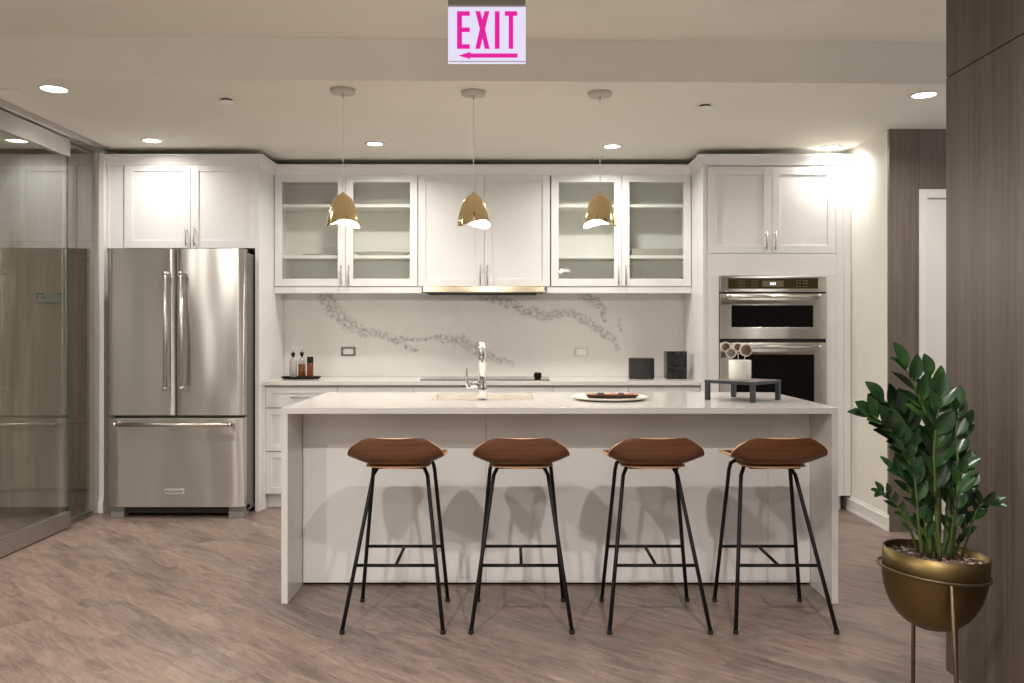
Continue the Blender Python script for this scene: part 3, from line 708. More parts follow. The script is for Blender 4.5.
mb = MB(); mb.tube([(fxx-.055, fy, hzq-.012), (fxx-.072, fy, hzq-.010), (fxx-.078, fy, hzq+.02), (fxx-.079, fy, hzq+.085)], [.010, .011, .008, .0045], 14); fin('lever', mb, M['chrome'], fa)

# ------------------------------------------------------------------ bar stools
def make_stool():
    cx, cy = 0.0, 0.0     # local; footprint centred near y=0, camera side is -y
    t = thing('bar_stool', (0, 0, 0), 'x', 'bar stool', 'walnut bar stools along the island')
    # seat shell: v runs from the island side (front, +y) to the low back lip (-y)
    V = [( .175, .712, .150, .006), (.165, .706, .175, .012), (.12, .699, .203, .028), (.06, .696, .214, .040), (0, .695, .218, .046), (-.05, .696, .217, .046),
         (-.085, .699, .214, .043), (-.112, .709, .211, .034), (-.130, .727, .210, .028), (-.143, .752, .204, .016), (-.152, .778, .190, .004), (-.157, .799, .168, -.004), (-.160, .811, .148, -.008), (-.161, .815, .125, -.006)]
    n = 24; th = .011
    m = MB(); top = []; bot = []
    P3 = []
    for (y, z, hw, lift) in V:
        row = []
        for i in range(n+1):
            u = -1+2*i/n
            a = abs(u)
            row.append(Vector((hw*.968*u, y+(.0), z+lift*max(0, (a-.35)/.65)**1.8)))
        P3.append(row)
    # curve the lip forward at its ends so that it wraps round the sitter
    for j, row in enumerate(P3):
        k = max(0, (j-6)/6)
        for i, p in enumerate(row):
            u = abs(-1+2*i/n); p.y += .006*k*u**2.2
    nj = len(P3)
    def nrm(j, i):
        a = P3[min(j+1, nj-1)][i]-P3[max(j-1, 0)][i]; b = P3[j][min(i+1, n)]-P3[j][max(i-1, 0)]
        v = b.cross(a).normalized(); return v
    for j in range(nj):
        top.append([m.bm.verts.new(P3[j][i]) for i in range(n+1)])
        bot.append([m.bm.verts.new(P3[j][i]+nrm(j, i)*th) for i in range(n+1)])
    for j in range(nj-1):
        for i in range(n):
            for g in (top, bot):
                f = m.bm.faces.new((g[j][i], g[j][i+1], g[j+1][i+1], g[j+1][i])); f.smooth = True
    def rim(A, B):
        for k in range(len(A)-1):
            vs = [m.bm.verts.new(v.co) for v in (A[k], A[k+1], B[k+1], B[k])]
            f = m.bm.faces.new(vs); f.material_index = 1
    rim(top[0], bot[0]); rim(top[-1], bot[-1]); rim([r[0] for r in top], [r[0] for r in bot]); rim([r[-1] for r in top], [r[-1] for r in bot])
    fin('seat', m, [M['walnut'], M['ply']], t)
    # under-seat plywood pad and plate
    m = MB(); m.lathe([(0, .001), (.9, .001), (1, .0045), (.9, .008), (0, .008)], (0, 0, 0), 40)
    for v in m.bm.verts: v.co = Vector((max(-.140, min(.140, v.co.x*.165)), v.co.y*.128, v.co.z+.676))
    fin('seat_pad', m, M['ply'], t)
    m = MB(); m.box(-.11, .11, -.07, .10, .669, .6765, .002); m.tube([(-.085, .07, .671), (.085, .07, .671)], .009, 10); m.tube([(-.12, .139, .674), (.12, .139, .674)], .009, 10); fin('mounting_plate', m, M['black'], t)
    r = .0088
    zb = .26
    for s in (-1, 1):
        foot = Vector((s*.212, -.219, .012)); knee = Vector((s*.122, .032, .625)); 
        m = MB(); m.tube([(s*.082, .075, .672), (s*.102, .055, .662), knee, knee.lerp(foot, .5), foot], r, 12); l = fin('leg', m, M['black'], t)
        k = MB(); k.cyl((foot.x, foot.y, 0), .0115, .016, 12, bev=.002); fin('foot_cap', k, M['rubber'], l)
        foot = Vector((s*.200, .205, .012)); knee = Vector((s*.142, .165, .63))
        m = MB(); m.tube([(s*.12, .139, .674), (s*.136, .156, .661), knee, knee.lerp(foot, .5), foot], r, 12); l = fin('leg', m, M['black'], t)
        k = MB(); k.cyl((foot.x, foot.y, 0), .0115, .016, 12, bev=.002); fin('foot_cap', k, M['rubber'], l)
    def legpt(foot, knee, z):
        f = (z-foot.z)/(knee.z-foot.z); return foot.lerp(knee, f)
    a = legpt(Vector((.212, -.219, .012)), Vector((.122, .032, .625)), zb); b = legpt(Vector((.200, .205, .012)), Vector((.142, .165, .63)), zb+.005)
    m = MB(); m.tube([(-a.x, a.y, a.z), (a.x, a.y, a.z)], .0072, 10); fin('footrest', m, M['black'], t)
    m = MB(); m.tube([(-b.x, b.y, b.z), (b.x, b.y, b.z)], .0072, 10); fin('footrest', m, M['black'], t)
    m = MB(); m.tube([(0, a.y, a.z), (0, b.y, b.z)], .0072, 10); fin('stretcher', m, M['black'], t)
    return t
st = make_stool()
labs = ['leftmost walnut bar stool with black metal legs at the island', 'second walnut bar stool from the left with black legs, in line with the faucet', 'third walnut bar stool from the left with black legs, below the white plate', 'rightmost walnut bar stool with black metal legs below the dark riser']
for i, X in enumerate((-.502, .040, .622, 1.152)):
    o = st if i == 0 else copy_tree(st)
    o.location = (X, 3.79, 0); o['label'] = labs[i]

# ------------------------------------------------------------------ lights helper
def light(name, kind, loc, energy, color=(1, .93, .83), parent=None, size=.1, rot=None, spread=None, spot=None, blend=.6):
    l = bpy.data.lights.new(name, kind); l.energy = energy; l.color = color
    if kind == 'AREA': l.shape = 'DISK'; l.size = size
    if kind == 'AREA' and spread: l.spread = math.radians(spread)
    if kind == 'SPOT': l.spot_size = math.radians(spot or 120); l.spot_blend = blend; l.shadow_soft_size = size/2
    if kind == 'POINT': l.shadow_soft_size = size/2
    o = bpy.data.objects.new(name, l); COL.objects.link(o); loc = Vector(loc)
    if parent is not None: o.parent = parent; loc = loc-ROOT.get(parent.name, Vector())
    o.location = loc
    if rot: o.rotation_euler = rot
    return o
E_K = 5.5; E_F = 22
def downlight(p, label, energy, spot=135, r=.062):
    t = thing('recessed_downlight', (p.x, p.y, p.z), label, 'ceiling light', 'recessed ceiling lights')
    m = MB(); m.lathe([(r, -.0005), (r+.016, -.0005), (r+.017, -.003), (r+.002, -.006), (r, -.004), (r, -.0005)], p, 36); fin('trim_ring', m, M['trim'], t)
    m = MB(); m.lathe([(0, -.0025), (r-.0005, -.0025), (r-.0005, -.0008), (0, -.0008)], p, 36); fin('lens', m, M['emit'], t)
    light('lamp', 'AREA', (p.x, p.y, p.z-.008), energy, (1, .965, .92), t, .10, spread=156)
    return t
for (u, v, lab, r) in ((54, 88.5, 'lit recessed ceiling light nearest the camera on the left, above the glass partition', .062), (924, 94.5, 'lit recessed ceiling light on the far right beside the wood panel', .058),
                    (152, 140.3, 'lit recessed ceiling light above the refrigerator', .055), (375, 143.4, 'lit recessed ceiling light right of the leftmost pendant', .05),
                    (612, 146, 'lit recessed ceiling light right of the rightmost pendant', .052), (831, 147, 'lit recessed ceiling light above the oven cabinet', .055)):
    downlight(onz(u, v, ZC), lab, {152: 2.3, 831: 2.6, 54: 8, 924: 6}.get(u, 5.6), r=r)
# foreground ceiling lights (outside the frame; first two cast stool shadows, rearmost added to light the floor)
for X, Y in ((-1.1, 1.3), (.75, 1.3), (-2.3, 1.0), (-.2, -.8)):
    light('lamp_foreground', 'AREA', (X, Y, ZC2-.01), E_F, (1, .95, .90), None, .10, spread=150)

downlight(Vector((-4.4, 5.0, ZC)), 'unseen ceiling light added to brighten the room behind the glass partition', E_K)  # unseen lamps added to brighten the wood wall behind the glass
downlight(Vector((-4.4, 3.2, ZC)), 'second unseen ceiling light added to brighten the room behind the glass partition', E_K)
# sprinkler covers and vent
for (u, v, lab) in ((226.5, 99.5, 'round sprinkler cover on the ceiling left of the pendants'), (705, 105.5, 'round sprinkler cover on the ceiling right of the pendants')):
    p = onz(u, v, ZC); t = thing('ceiling_sprinkler', p, lab, 'sprinkler', 'concealed sprinkler covers')
    m = MB(); m.cyl((p.x, p.y, p.z-.0105), .030, .0105, 24); fin('recess_cup', m, M['darkgap'], t)
    m = MB(); m.cyl((p.x, p.y, p.z-.015), .041, .004, 28, bev=.0015); fin('cover_disc', m, M['white'], t)
a, b = onz(16, 88.8, ZC), onz(23.4, 92.6, ZC)
mb = MB(); mb.box(-2.80, a.x, a.y, b.y, ZC-.006, ZC-.0005, .001)
single('ceiling_vent', mb, M['trim'], (a.x-.1, a.y, ZC-.006), 'small flat white plate on the ceiling at the far left edge', 'vent')

# ------------------------------------------------------------------ pendants
def pendant(u, v, ang, label):
    p = onz(u, v-1.3, ZC); x, y = p.x, p.y
    t = thing('pendant_light', p, label, 'pendant light', 'brass pendant lights over the island')
    m = MB(); m.lathe([(0, -.0205), (.060, -.020), (.064, -.017), (.066, -.0005), (0, -.0005)], p, 36)
    fin('ceiling_canopy', m, plain('canopy_satin', (.50, .47, .42), .45), t)
    zt, zb = PZ(193.2, y), PZ(228.0, y)
    m = MB(); m.tube([(x, y, ZC-.02), (x, y, ZC-.045)], .004, 8, mi=1); m.tube([(x, y, ZC-.045), (x, y, zt+.008)], .0022, 8); fin('cord', m, [M['cord'], M['nickel']], t)
    H = zt-zb; R = .089; n = 48
    m = MB(); prof = []
    K = 22; prof = [(0, .07), (.02, .17), (.05, .28), (.1, .41), (.18, .555), (.28, .66), (.39, .745), (.6, .87), (.8, .955), (1, 1)]
    def pr_(s):
        for (a, ra), (b, rb) in zip(prof, prof[1:]):
            if s <= b: return ra+(rb-ra)*(s-a)/(b-a)
        return 1.0
    rings_o = []; rings_i = []
    for k in range(K+1):
        s = k/K
        s = s**1.6; rr = R*pr_(s); zc = s
        ro, ri = [], []
        for i in range(n):
            a = 2*math.pi*i/n
            cut = .018+.0155*math.cos(2*(a-ang))   # undulating rim
            z = zt-zc*(H-cut*(s**2)*1.0+0.0)
            ro.append(m.bm.verts.new((x+rr*math.cos(a), y+rr*math.sin(a), z)))
            ri.append(m.bm.verts.new((x+max(rr-.002, .001)*math.cos(a), y+max(rr-.002, .001)*math.sin(a), z-(.002 if s < .99 else 0))))
        rings_o.append(ro); rings_i.append(ri)
    for g, mi in ((rings_o, 0), (rings_i, 1)):
        for k in range(K):
            for i in range(n):
                f = m.bm.faces.new((g[k][i], g[k][(i+1) % n], g[k+1][(i+1) % n], g[k+1][i])); f.smooth = True; f.material_index = mi
        f = m.bm.faces.new(g[0]); f.material_index = mi
    for i in range(n):
        f = m.bm.faces.new((rings_o[-1][i], rings_o[-1][(i+1) % n], rings_i[-1][(i+1) % n], rings_i[-1][i])); f.material_index = 0
    fin('lamp_shade', m, [M['brass'], M['shadein']], t)
    m = MB(); m.lathe([(0, .006), (.004, .005), (.006, .001), (.007, -.002), (0, -.003)], (x, y, zt+.001), 16); fin('finial', m, M['brass'], t)
    m = MB(); m.lathe([(0, -.03), (.014, -.03), (.016, -.05), (.026, -.075), (.030, -.095), (.024, -.115), (.010, -.124), (0, -.125)], (x, y, zt), 24)
    fin('bulb', m, plain('frosted_bulb', (.9, .88, .85), .4, emis=(1, .9, .75), es=5), t)
    light('lamp', 'POINT', (x, y, zb+.02), 7.5, (1, .92, .80), t, .03)
    return t
pendant(343, 91, math.radians(295), 'leftmost brass dome pendant with wavy rim over the island')
pendant(473.5, 93, math.radians(312), 'middle brass dome pendant hanging in line with the faucet')
pendant(600, 94, math.radians(245), 'rightmost brass dome pendant over the island above the white plate')

# ------------------------------------------------------------------ exit sign
YX = 3.3
ex = thing('exit_sign', (PX(487, YX), YX, ZC2), 'white illuminated EXIT sign with magenta letters and left arrow', 'sign')
mb = MB(); mb.box(PX(448, YX), PX(525.5, YX), YX+.0, YX+.05, PZ(5.6, YX), ZC2-.02, .003); mb.box(PX(470, YX), PX(504, YX), YX+.0, YX+.05, ZC2-.02, ZC2-.0005); fin('housing', mb, M['signgrey'], ex)
mb = MB(); mb.box(PX(448, YX), PX(525.8, YX), YX-.002, YX+.010, PZ(63.3, YX), PZ(5.8, YX), .002); face = fin('face_panel', mb, M['signwhite'], ex)
mb = MB(); mb.box(PX(449, YX), PX(525.5, YX), YX-.004, YX-.0021, PZ(62.0, YX), PZ(61.3, YX)); mb.box(PX(448, YX), PX(525.8, YX), YX-.006, YX-.0021, PZ(7.2, YX), PZ(5.8, YX)); fin('frame_strip', mb, M['rail'], ex)
def pz(pts, name='letter'):
    m = MB(); m.poly([P(u, v, YX-.0032) for u, v in pts], thick=(0, .0008, 0)); fin(name, m, M['signpink'], ex)
pz([(457, 11.2), (469.8, 11.2), (469.8, 15.8), (462, 15.8), (462, 27.5), (469.8, 27.5), (469.8, 32), (462, 32), (462, 44.2), (469.8, 44.2), (469.8, 48.8), (457, 48.8)])
pz([(475.3, 11.2), (480.3, 11.2), (482.4, 19.5), (484.5, 11.2), (489.4, 11.2), (485.1, 29), (489.7, 48.8), (484.7, 48.8), (482.4, 38.5), (480.1, 48.8), (475.2, 48.8), (479.8, 29)])
pz([(494.8, 11.2), (499.6, 11.2), (499.6, 48.8), (494.8, 48.8)])
pz([(504.8, 11.2), (517.2, 11.2), (517.2, 15.8), (513.2, 15.8), (513.2, 48.8), (508.7, 48.8), (508.7, 15.8), (504.8, 15.8)])
pz([(458.3, 55.6), (470.3, 51.8), (470.3, 53.4), (517.6, 53.4), (517.6, 57.6), (470.3, 57.6), (470.3, 59)], 'arrow')

# ------------------------------------------------------------------ things on the back counter
ty = 6.30; tc_ = PX(301.2, ty)
mb = MB(); n = 40
prof = [(0, .003), (.80, .003), (.90, .006), (.985, .017), (1.0, .019), (.97, .014), (.88, .0), (0, 0)]
rings = []
for (r, z) in prof:
    rings.append([mb.bm.verts.new((tc_+.150*r*math.cos(2*math.pi*k/n), ty+.075*r*math.sin(2*math.pi*k/n), CT+.0008+z)) for k in range(n)] if r > 0 else [mb.bm.verts.new((tc_, ty, CT+.0008+z))])
for i in range(len(rings)-1):
    A, B = rings[i], rings[i+1]
    for k in range(n):
        k2 = (k+1) % n
        if len(A) == 1: mb.bm.faces.new((A[0], B[k], B[k2]))
        elif len(B) == 1: mb.bm.faces.new((A[k], A[k2], B[0]))
        else: mb.bm.faces.new((A[k], A[k2], B[k2], B[k])).smooth = True
single('serving_tray', mb, M['black'], (tc_, ty, CT+.0008), 'shallow black oval tray holding bottles on the back counter', 'tray')
zb_ = CT+.0042
def oil_bottle(u, y, r, hb, hs, mat, label, fill=None):
    x = PX(u, y); t = thing('oil_bottle', (x, y, zb_), label, 'bottle', 'bottles on the black tray')
    m = MB(); m.lathe([(0, 0), (r-.003, 0), (r, .003), (r, hb*.80), (r*.85, hb*.86), (r*.36, hb*.94), (r*.30, hb), (0, hb)], (x, y, zb_), 28); fin('bottle_body', m, mat, t)
    if fill:
        m = MB(); m.lathe([(0, .004), (r-.004, .004), (r-.0028, .007), (r-.0028, fill), (0, fill)], (x, y, zb_), 28); fin('oil', m, M['amber'], t)
    m = MB(); m.lathe([(0, hb-.001), (r*.32, hb-.001), (r*.40, hb+.010), (r*.56, hb+.026), (r*.56, hb+.030), (0, hb+.030)], (x, y, zb_), 20); fin('stopper', m, M['black'], t)
    m = MB(); m.tube([(x, y, zb_+hb+.028), (x, y, zb_+hb+.050), (x+.002, y-.003, zb_+hs)], [.005, .0042, .0034], 10); fin('pour_spout', m, M['chrome'], t)
oil_bottle(293.2, 6.29, .028, .160, .240, M['frost'], 'textured clear glass oil bottle with black stopper, leftmost on the tray')
oil_bottle(301.9, 6.335, .029, .162, .236, M['clear'], 'plain glass bottle half filled with amber oil, black stopper', .105)
x = PX(310.2, 6.275); t = thing('spice_jar', (x, 6.275, zb_), 'amber brown jar with flat black lid, rightmost on the tray', 'jar')
m = MB(); m.lathe([(0, 0), (.021, 0), (.0235, .003), (.0235, .118), (0, .118)], (x, 6.275, zb_), 28); fin('jar_body', m, plain('amber_brown_glass', (.16, .035, .008), .12, trans=.2), t)
m = MB(); m.lathe([(0, .1185), (.0235, .1185), (.0235, .160), (.021, .162), (0, .162)], (x, 6.275, zb_), 28); fin('lid', m, M['black'], t)
# canisters
cyq = 6.33; x0_, x1_ = PX(630.3, cyq-.09), PX(656.2, cyq-.09); r = (x1_-x0_)/2; cxq = (x0_+x1_)/2; hh = PZ(358.4, cyq-.09)-CT
mb = MB(); n = 72; pr = [(0, .0005), (r-.004, .0005), (r, .006), (r, hh-.004), (r-.004, hh), (r-.012, hh-.002), (0, hh-.002)]
rings = []
for (rr, z) in pr: rings.append([mb.bm.verts.new((cxq+(rr-(.0016 if (k % 2 and rr == r) else 0))*math.cos(2*math.pi*k/n), cyq+(rr-(.0016 if (k % 2 and rr == r) else 0))*math.sin(2*math.pi*k/n), CT+z)) for k in range(n)] if rr > 0 else [mb.bm.verts.new((cxq, cyq, CT+z))])
for i in range(len(rings)-1):
    A, B = rings[i], rings[i+1]
    for k in range(n):
        k2 = (k+1) % n
        if len(A) == 1: mb.bm.faces.new((A[0], B[k], B[k2]))
        elif len(B) == 1: mb.bm.faces.new((A[k], A[k2], B[0]))
        else: mb.bm.faces.new((A[k], A[k2], B[k2], B[k]))
single('canister', mb, M['blackwood'], (cxq, cyq, CT), 'short round black canister on the back counter, left of the black block', 'canister')
x0_, x1_ = PX(666.7, 6.27), PX(687.2, 6.27); hh = PZ(351.4, 6.27)-CT
mb = MB(); mb.box(x0_, x1_, 6.27, 6.40, CT+.0005, CT+hh, .004)
single('knife_block', mb, M['blackmarble'], ((x0_+x1_)/2, 6.335, CT), 'tall black marbled block standing in the right corner of the back counter', 'block')

# shelf contents
zsh = PZ(257, YU+.05)+.0125
def platter(u, y, rx, ry, h, label, mat, rot=0):
    x = PX(u, y); m = MB(); n = 36; pr = [(0, .002), (.6, .002), (.8, .005), (1, h), (.99, h-.002), (.78, .002), (.6, 0), (0, 0)]; rings = []
    for (r, z) in pr: rings.append([m.bm.verts.new((x+rx*r*math.cos(2*math.pi*k/n), y+ry*r*math.sin(2*math.pi*k/n), zsh+z)) for k in range(n)] if r > 0 else [m.bm.verts.new((x, y, zsh+z))])
    for i in range(len(rings)-1):
        A, B = rings[i], rings[i+1]
        for k in range(n):
            k2 = (k+1) % n
            if len(A) == 1: f = m.bm.faces.new((A[0], B[k], B[k2]))
            elif len(B) == 1: f = m.bm.faces.new((A[k], A[k2], B[0]))
            else: f = m.bm.faces.new((A[k], A[k2], B[k2], B[k]))
            f.smooth = True
    single('platter', m, mat, (x, y, zsh), label, 'platter')
gm = plain('greyish_glassware', (.55, .53, .48), .15)
platter(320, 6.49, .135, .085, .012, 'flat glass platter on the shelf behind the leftmost glass door', gm)
platter(383, 6.495, .22, .10, .030, 'wide shallow glass dish on the shelf behind the second glass door', gm)
x0_, x1_ = PX(631, 6.46), PX(682, 6.46)
t = thing('glass_tray', ((x0_+x1_)/2, 6.49, zsh), 'oblong cut-glass tray on the shelf behind the rightmost glass door', 'tray')
m = MB(); m.box(x0_, x1_, 6.42, 6.56, zsh, zsh+.005, .001); m.box(x0_, x1_, 6.42, 6.426, zsh+.005, zsh+.05, .002); m.box(x0_, x1_, 6.554, 6.56, zsh+.005, zsh+.05, .002); m.box(x0_, x0_+.006, 6.426, 6.554, zsh+.005, zsh+.05, .002); m.box(x1_-.006, x1_, 6.426, 6.554, zsh+.005, zsh+.05, .002)
fin('tray_body', m, plain('cut_glass', (.40, .38, .33), .12, bump=1.0, bscale=90, spec=.8), t)
for xx in (x0_+.008, x1_-.008):
    m = MB(); m.lathe([(0, 0), (.008, .003), (.011, .010), (.008, .017), (0, .020)], (xx, 6.49, zsh+.05), 16); fin('handle_knob', m, M['clear'], t)

# ------------------------------------------------------------------ things on the island
py = 4.44; pxx = PX(610.4, py-.05)
t = MB(); t.lathe([(0, .004), (.150, .004), (.165, .008), (.190, .017), (.1985, .019), (.200, .0165), (.185, .008), (.150, .0005), (0, .0005)], (pxx, py, CT+.0003), 64)
single('plate', t, M['porcelain'], (pxx, py, CT+.0003), 'large round white plate on the island worktop', 'plate')
zt_ = CT+.0045; tyy = 4.47; txx = PX(611.3, tyy)
t = thing('wooden_tray', (txx, tyy, zt_), 'slim dark brown wooden tray with light rim lying on the white plate', 'tray')
m = MB(); L = .138; W = .05
bot = [(-L+.02, -W+.012), (L-.02, -W+.012), (L-.02, W-.012), (-L+.02, W-.012)]; topp = [(-L, -W), (L, -W), (L, W), (-L, W)]; inn = [(-L+.008, -W+.008), (L-.008, -W+.008), (L-.008, W-.008), (-L+.008, W-.008)]; inb = [(-L+.024, -W+.018), (L-.024, -W+.018), (L-.024, W-.018), (-L+.024, W-.018)]
lv = [[m.bm.verts.new((txx+a, tyy+b, zt_+z)) for a, b in ring] for ring, z in ((bot, 0), (topp, .021), (inn, .021), (inb, .005))]
for k in range(4):
    k2 = (k+1) % 4
    f = m.bm.faces.new((lv[0][k], lv[0][k2], lv[1][k2], lv[1][k]))
    f = m.bm.faces.new((lv[1][k], lv[1][k2], lv[2][k2], lv[2][k])); f.material_index = 1
    f = m.bm.faces.new((lv[2][k], lv[2][k2], lv[3][k2], lv[3][k])); f.material_index = 1
m.bm.faces.new(lv[0]); f = m.bm.faces.new(lv[3]); f.material_index = 1
fin('tray_body', m, [M['dark_brown'], M['traywood']], t)
dec = []
for i, (dx, dy, s) in enumerate(((-.065, .0, .013), (-.045, .012, .012), (-.01, -.004, .011), (.012, .01, .012), (.045, .0, .013), (.062, .010, .011))):
    m = MB(); x, y = txx+dx, tyy+dy; n = 10
    m.lathe([(0, 0), (s*.7, .002), (s, s*.8), (s*.8, s*1.5), (s*.3, s*1.9), (0, s*1.8)], (x, y, zt_+.0055), n)
    for v in m.bm.verts: v.co += Vector((random.uniform(-1, 1), random.uniform(-1, 1), 0))*.0015
    where = ['leftmost', 'second from left', 'third from left', 'third from right', 'second from right', 'rightmost'][i]
    single('wooden_bead', m, M['dark_brown'] if i not in (2, 3) else M['ply'], (x, y, zt_+.0055), ('small dark brown bead in the wooden tray, ' if i not in (2, 3) else 'small tan bead in the wooden tray, ')+where, 'bead', 'beads in the wooden tray')
# riser (dark square stand)
ry = 4.415; cR = Vector((PX(742.8, ry), ry, CT)); s = .27; ht = PZ(379.8, ry)-CT
t = thing('display_riser', cR, 'dark square riser stand with four legs on the right of the island', 'stand')
rot = math.radians(45); R2 = Matrix.Rotation(rot, 4, 'Z')
m = MB(); m.obox((cR.x, cR.y, CT+ht-.008), (s+.012, s+.012, .016), rot, .001); fin('top', m, M['bluegrey'], t)
m = MB(); m.obox((cR.x, cR.y, CT+ht+.0005), (s-.01, s-.01, .001), rot); fin('glass_inlay', m, plain('grey_glass_inlay', (.30, .30, .28), .12), t)
for sx in (-1, 1):
    for sy in (-1, 1):
        c = R2 @ Vector((sx*(s/2-.006), sy*(s/2-.006), 0)); m = MB(); m.obox((cR.x+c.x, cR.y+c.y, CT+.0005+(ht-.017)/2), (.022, .022, ht-.017), rot, .001); fin('leg', m, M['bluegrey'], t)
# white cup with decorations
cp_ = Vector((PX(741, 4.38), 4.40, CT+ht+.0015)); rc = .0565; hc = .102
m = MB(); m.lathe([(0, 0), (rc-.003, 0), (rc, .003), (rc, hc-.002), (rc-.002, hc), (rc-.005, hc), (rc-.006, .06), (0, .06)], cp_, 40)
cup = single('ceramic_cup', m, M['porcelain'], cp_, 'white cylindrical ceramic cup standing on the dark riser', 'cup')
pk = [(725.5, 347, .027, 'leftmost and highest disc-headed pick in the white cup'), (737.5, 347, .024, 'disc-headed pick at the top middle of the white cup'), (746, 350, .034, 'largest ringed disc pick on the right of the white cup'), (731, 353, .028, 'low grey disc pick in the front left of the white cup')]
for i, (u, v, rr, lab) in enumerate(pk):
    yy = 4.40+(-.022, .022, -.012, -.028)[i]; c = P(u, v, yy); base = Vector((cp_.x+(c.x-cp_.x)*.45, yy*.5+4.40*.5, cp_.z+.0605))
    tt = thing('decorative_pick', base, lab, 'ornament', 'ornamental picks in the white cup')
    m = MB(); m.tube([base, (base+c)/2+Vector((0, 0, .002)), c-Vector((0, 0, rr*.8))], .0022, 8); fin('stick', m, plain('pale_stick', (.55, .45, .36), .5), tt)
    m = MB(); m.lathe([(0, -.004), (rr*.5, -.004), (rr*.52, -.002), (rr*.9, -.003), (rr, 0), (rr*.9, .003), (0, .003)], (0, 0, 0), 28, mis=[0, 1, 0, 1, 1, 0])
    Rx = Matrix.Rotation(math.pi/2, 4, 'X') @ Matrix.Rotation(.0, 4, 'Z')
    for q_ in m.bm.verts: q_.co = Rx @ Vector((q_.co.x, q_.co.y, -q_.co.z)); q_.co += c
    hd = fin('disc_head', m, [plain('brown_slice_%d' % i, (.16, .10, .06) if i != 3 else (.22, .2, .19), .5), plain('cream_rim_%d' % i, (.72, .66, .58), .5)], tt)
    m = MB(); nb = 20
    for k in range(nb):
        a = 2*math.pi*k/nb; m.lathe([(0, -.003), (.0026, -.0015), (.0026, .0015), (0, .003)], (c.x+rr*.80*math.cos(a), c.y-.005, c.z+rr*.80*math.sin(a)), 8)
    fin('bead_ring', m, plain('cream_beads_%d' % i, (.78, .72, .64), .4), hd)

# room sign behind the glass
yS = 5.965; sx_, ex_ = PX(35.5, yS), PX(65.5, yS)
t = thing('room_sign', ((sx_+ex_)/2, yS, PZ(297, yS)), 'small grey room sign on the wood wall behind the glass door', 'sign')
m = MB(); m.box(sx_, ex_, yS-.004, yS+.004, PZ(302.5, yS), PZ(292, yS), .001); fin('sign_plate', m, plain('sign_grey', (.20, .21, .21), .4), t)
m = MB()
for (a, b, v) in ((36.5, 39.5, 294), (40.5, 44, 294), (36.5, 38.5, 297.5), (42, 45.8, 297.5), (57, 58.2, 294.3), (59, 60.2, 294.3), (60.8, 62, 294.3)): m.box(PX(a, yS), PX(b, yS), yS-.0048, yS-.0039, PZ(v+.9, yS), PZ(v-.9, yS))
fin('sign_lettering', m, M['darkgap'], t)

# ------------------------------------------------------------------ potted plant on a stand
yP = 2.42; pc = Vector((PX(933.2, yP), yP, 0))
zr = PZ(551, yP); Rp = 49/F*yP; zbot = PZ(628.5, yP)
stand = thing('planter_stand', (pc.x, pc.y, 0), 'tall brass rod plant stand in front of the wood panel', 'plant stand')
zring = PZ(570, yP); rr_ = Rp+.006
m = MB(); m.tube([(pc.x+rr_*math.cos(2*math.pi*k/48), pc.y+rr_*math.sin(2*math.pi*k/48), zring) for k in range(49)], .0045, 10, cap=False); fin('support_ring', m, M['standbrass'], stand)
for (tu, ty_, fu, fy_) in ((951.5, -.150, 963, -.155), (914, .150, 912.5, .155), (954, .105, 958, .11)):
    m = MB(); m.tube([(PX(tu, yP+ty_), yP+ty_, zring), (PX(fu, yP+fy_), yP+fy_, 0.001)], .0058, 10); fin('leg', m, M['standbrass'], stand)
stand_ring = bpy.data.objects['support_ring']
for v in stand_ring.data.vertices: v.co.z -= math.tan(math.radians(5))*v.co.x
pl = thing('potted_plant', (pc.x, pc.y, zbot), 'dark green ZZ plant in a rounded brass bowl pot on the stand', 'plant')
hp = zr-zbot
pr = []
for k in range(15):
    s = k/14; ang = math.pi/2*s
    pr.append((Rp*math.sin(ang)**.85 if s > 0 else 0, hp*.80*(1-math.cos(ang))))
pr += [(Rp*1.0, hp), (Rp-.004, hp)]
pr += [(Rp-.005, hp*.82), (Rp-.007, hp*.6), (0, hp*.6)]
m = MB(); m.lathe(pr, (pc.x, pc.y, zbot), 56); fin('pot', m, M['potbrass'], pl)
# soil
m = MB(); n = 26; vs = {}
zs = zr-.022
ring_prev = None
m.lathe([(0, .006), (Rp*.3, .004), (Rp*.6, .005), (Rp*.8, .0), (Rp-.006, -.004), (Rp-.007, -.02), (0, -.02)], (pc.x, pc.y, zs), 40)
for v in m.bm.verts:
    if v.co.z > zs-.003: v.co.z += random.uniform(-.003, .005)
for k in range(220):
    a = random.uniform(0, 6.28); r = (Rp-.02)*math.sqrt(random.random()); sz = random.uniform(.003, .009)
    m.obox((pc.x+r*math.cos(a), pc.y+r*math.sin(a), zs+.006+random.uniform(-.002, .004)), (sz*1.7, sz, sz*.5), random.uniform(0, 3), 0, mi=random.choice((0, 1, 2)))
so = fin('bark_mulch', m, [M['soil'], plain('light_bark', (.30, .22, .17), .9), plain('dark_bark', (.05, .03, .02), .9)], pl); so['kind'] = 'stuff'

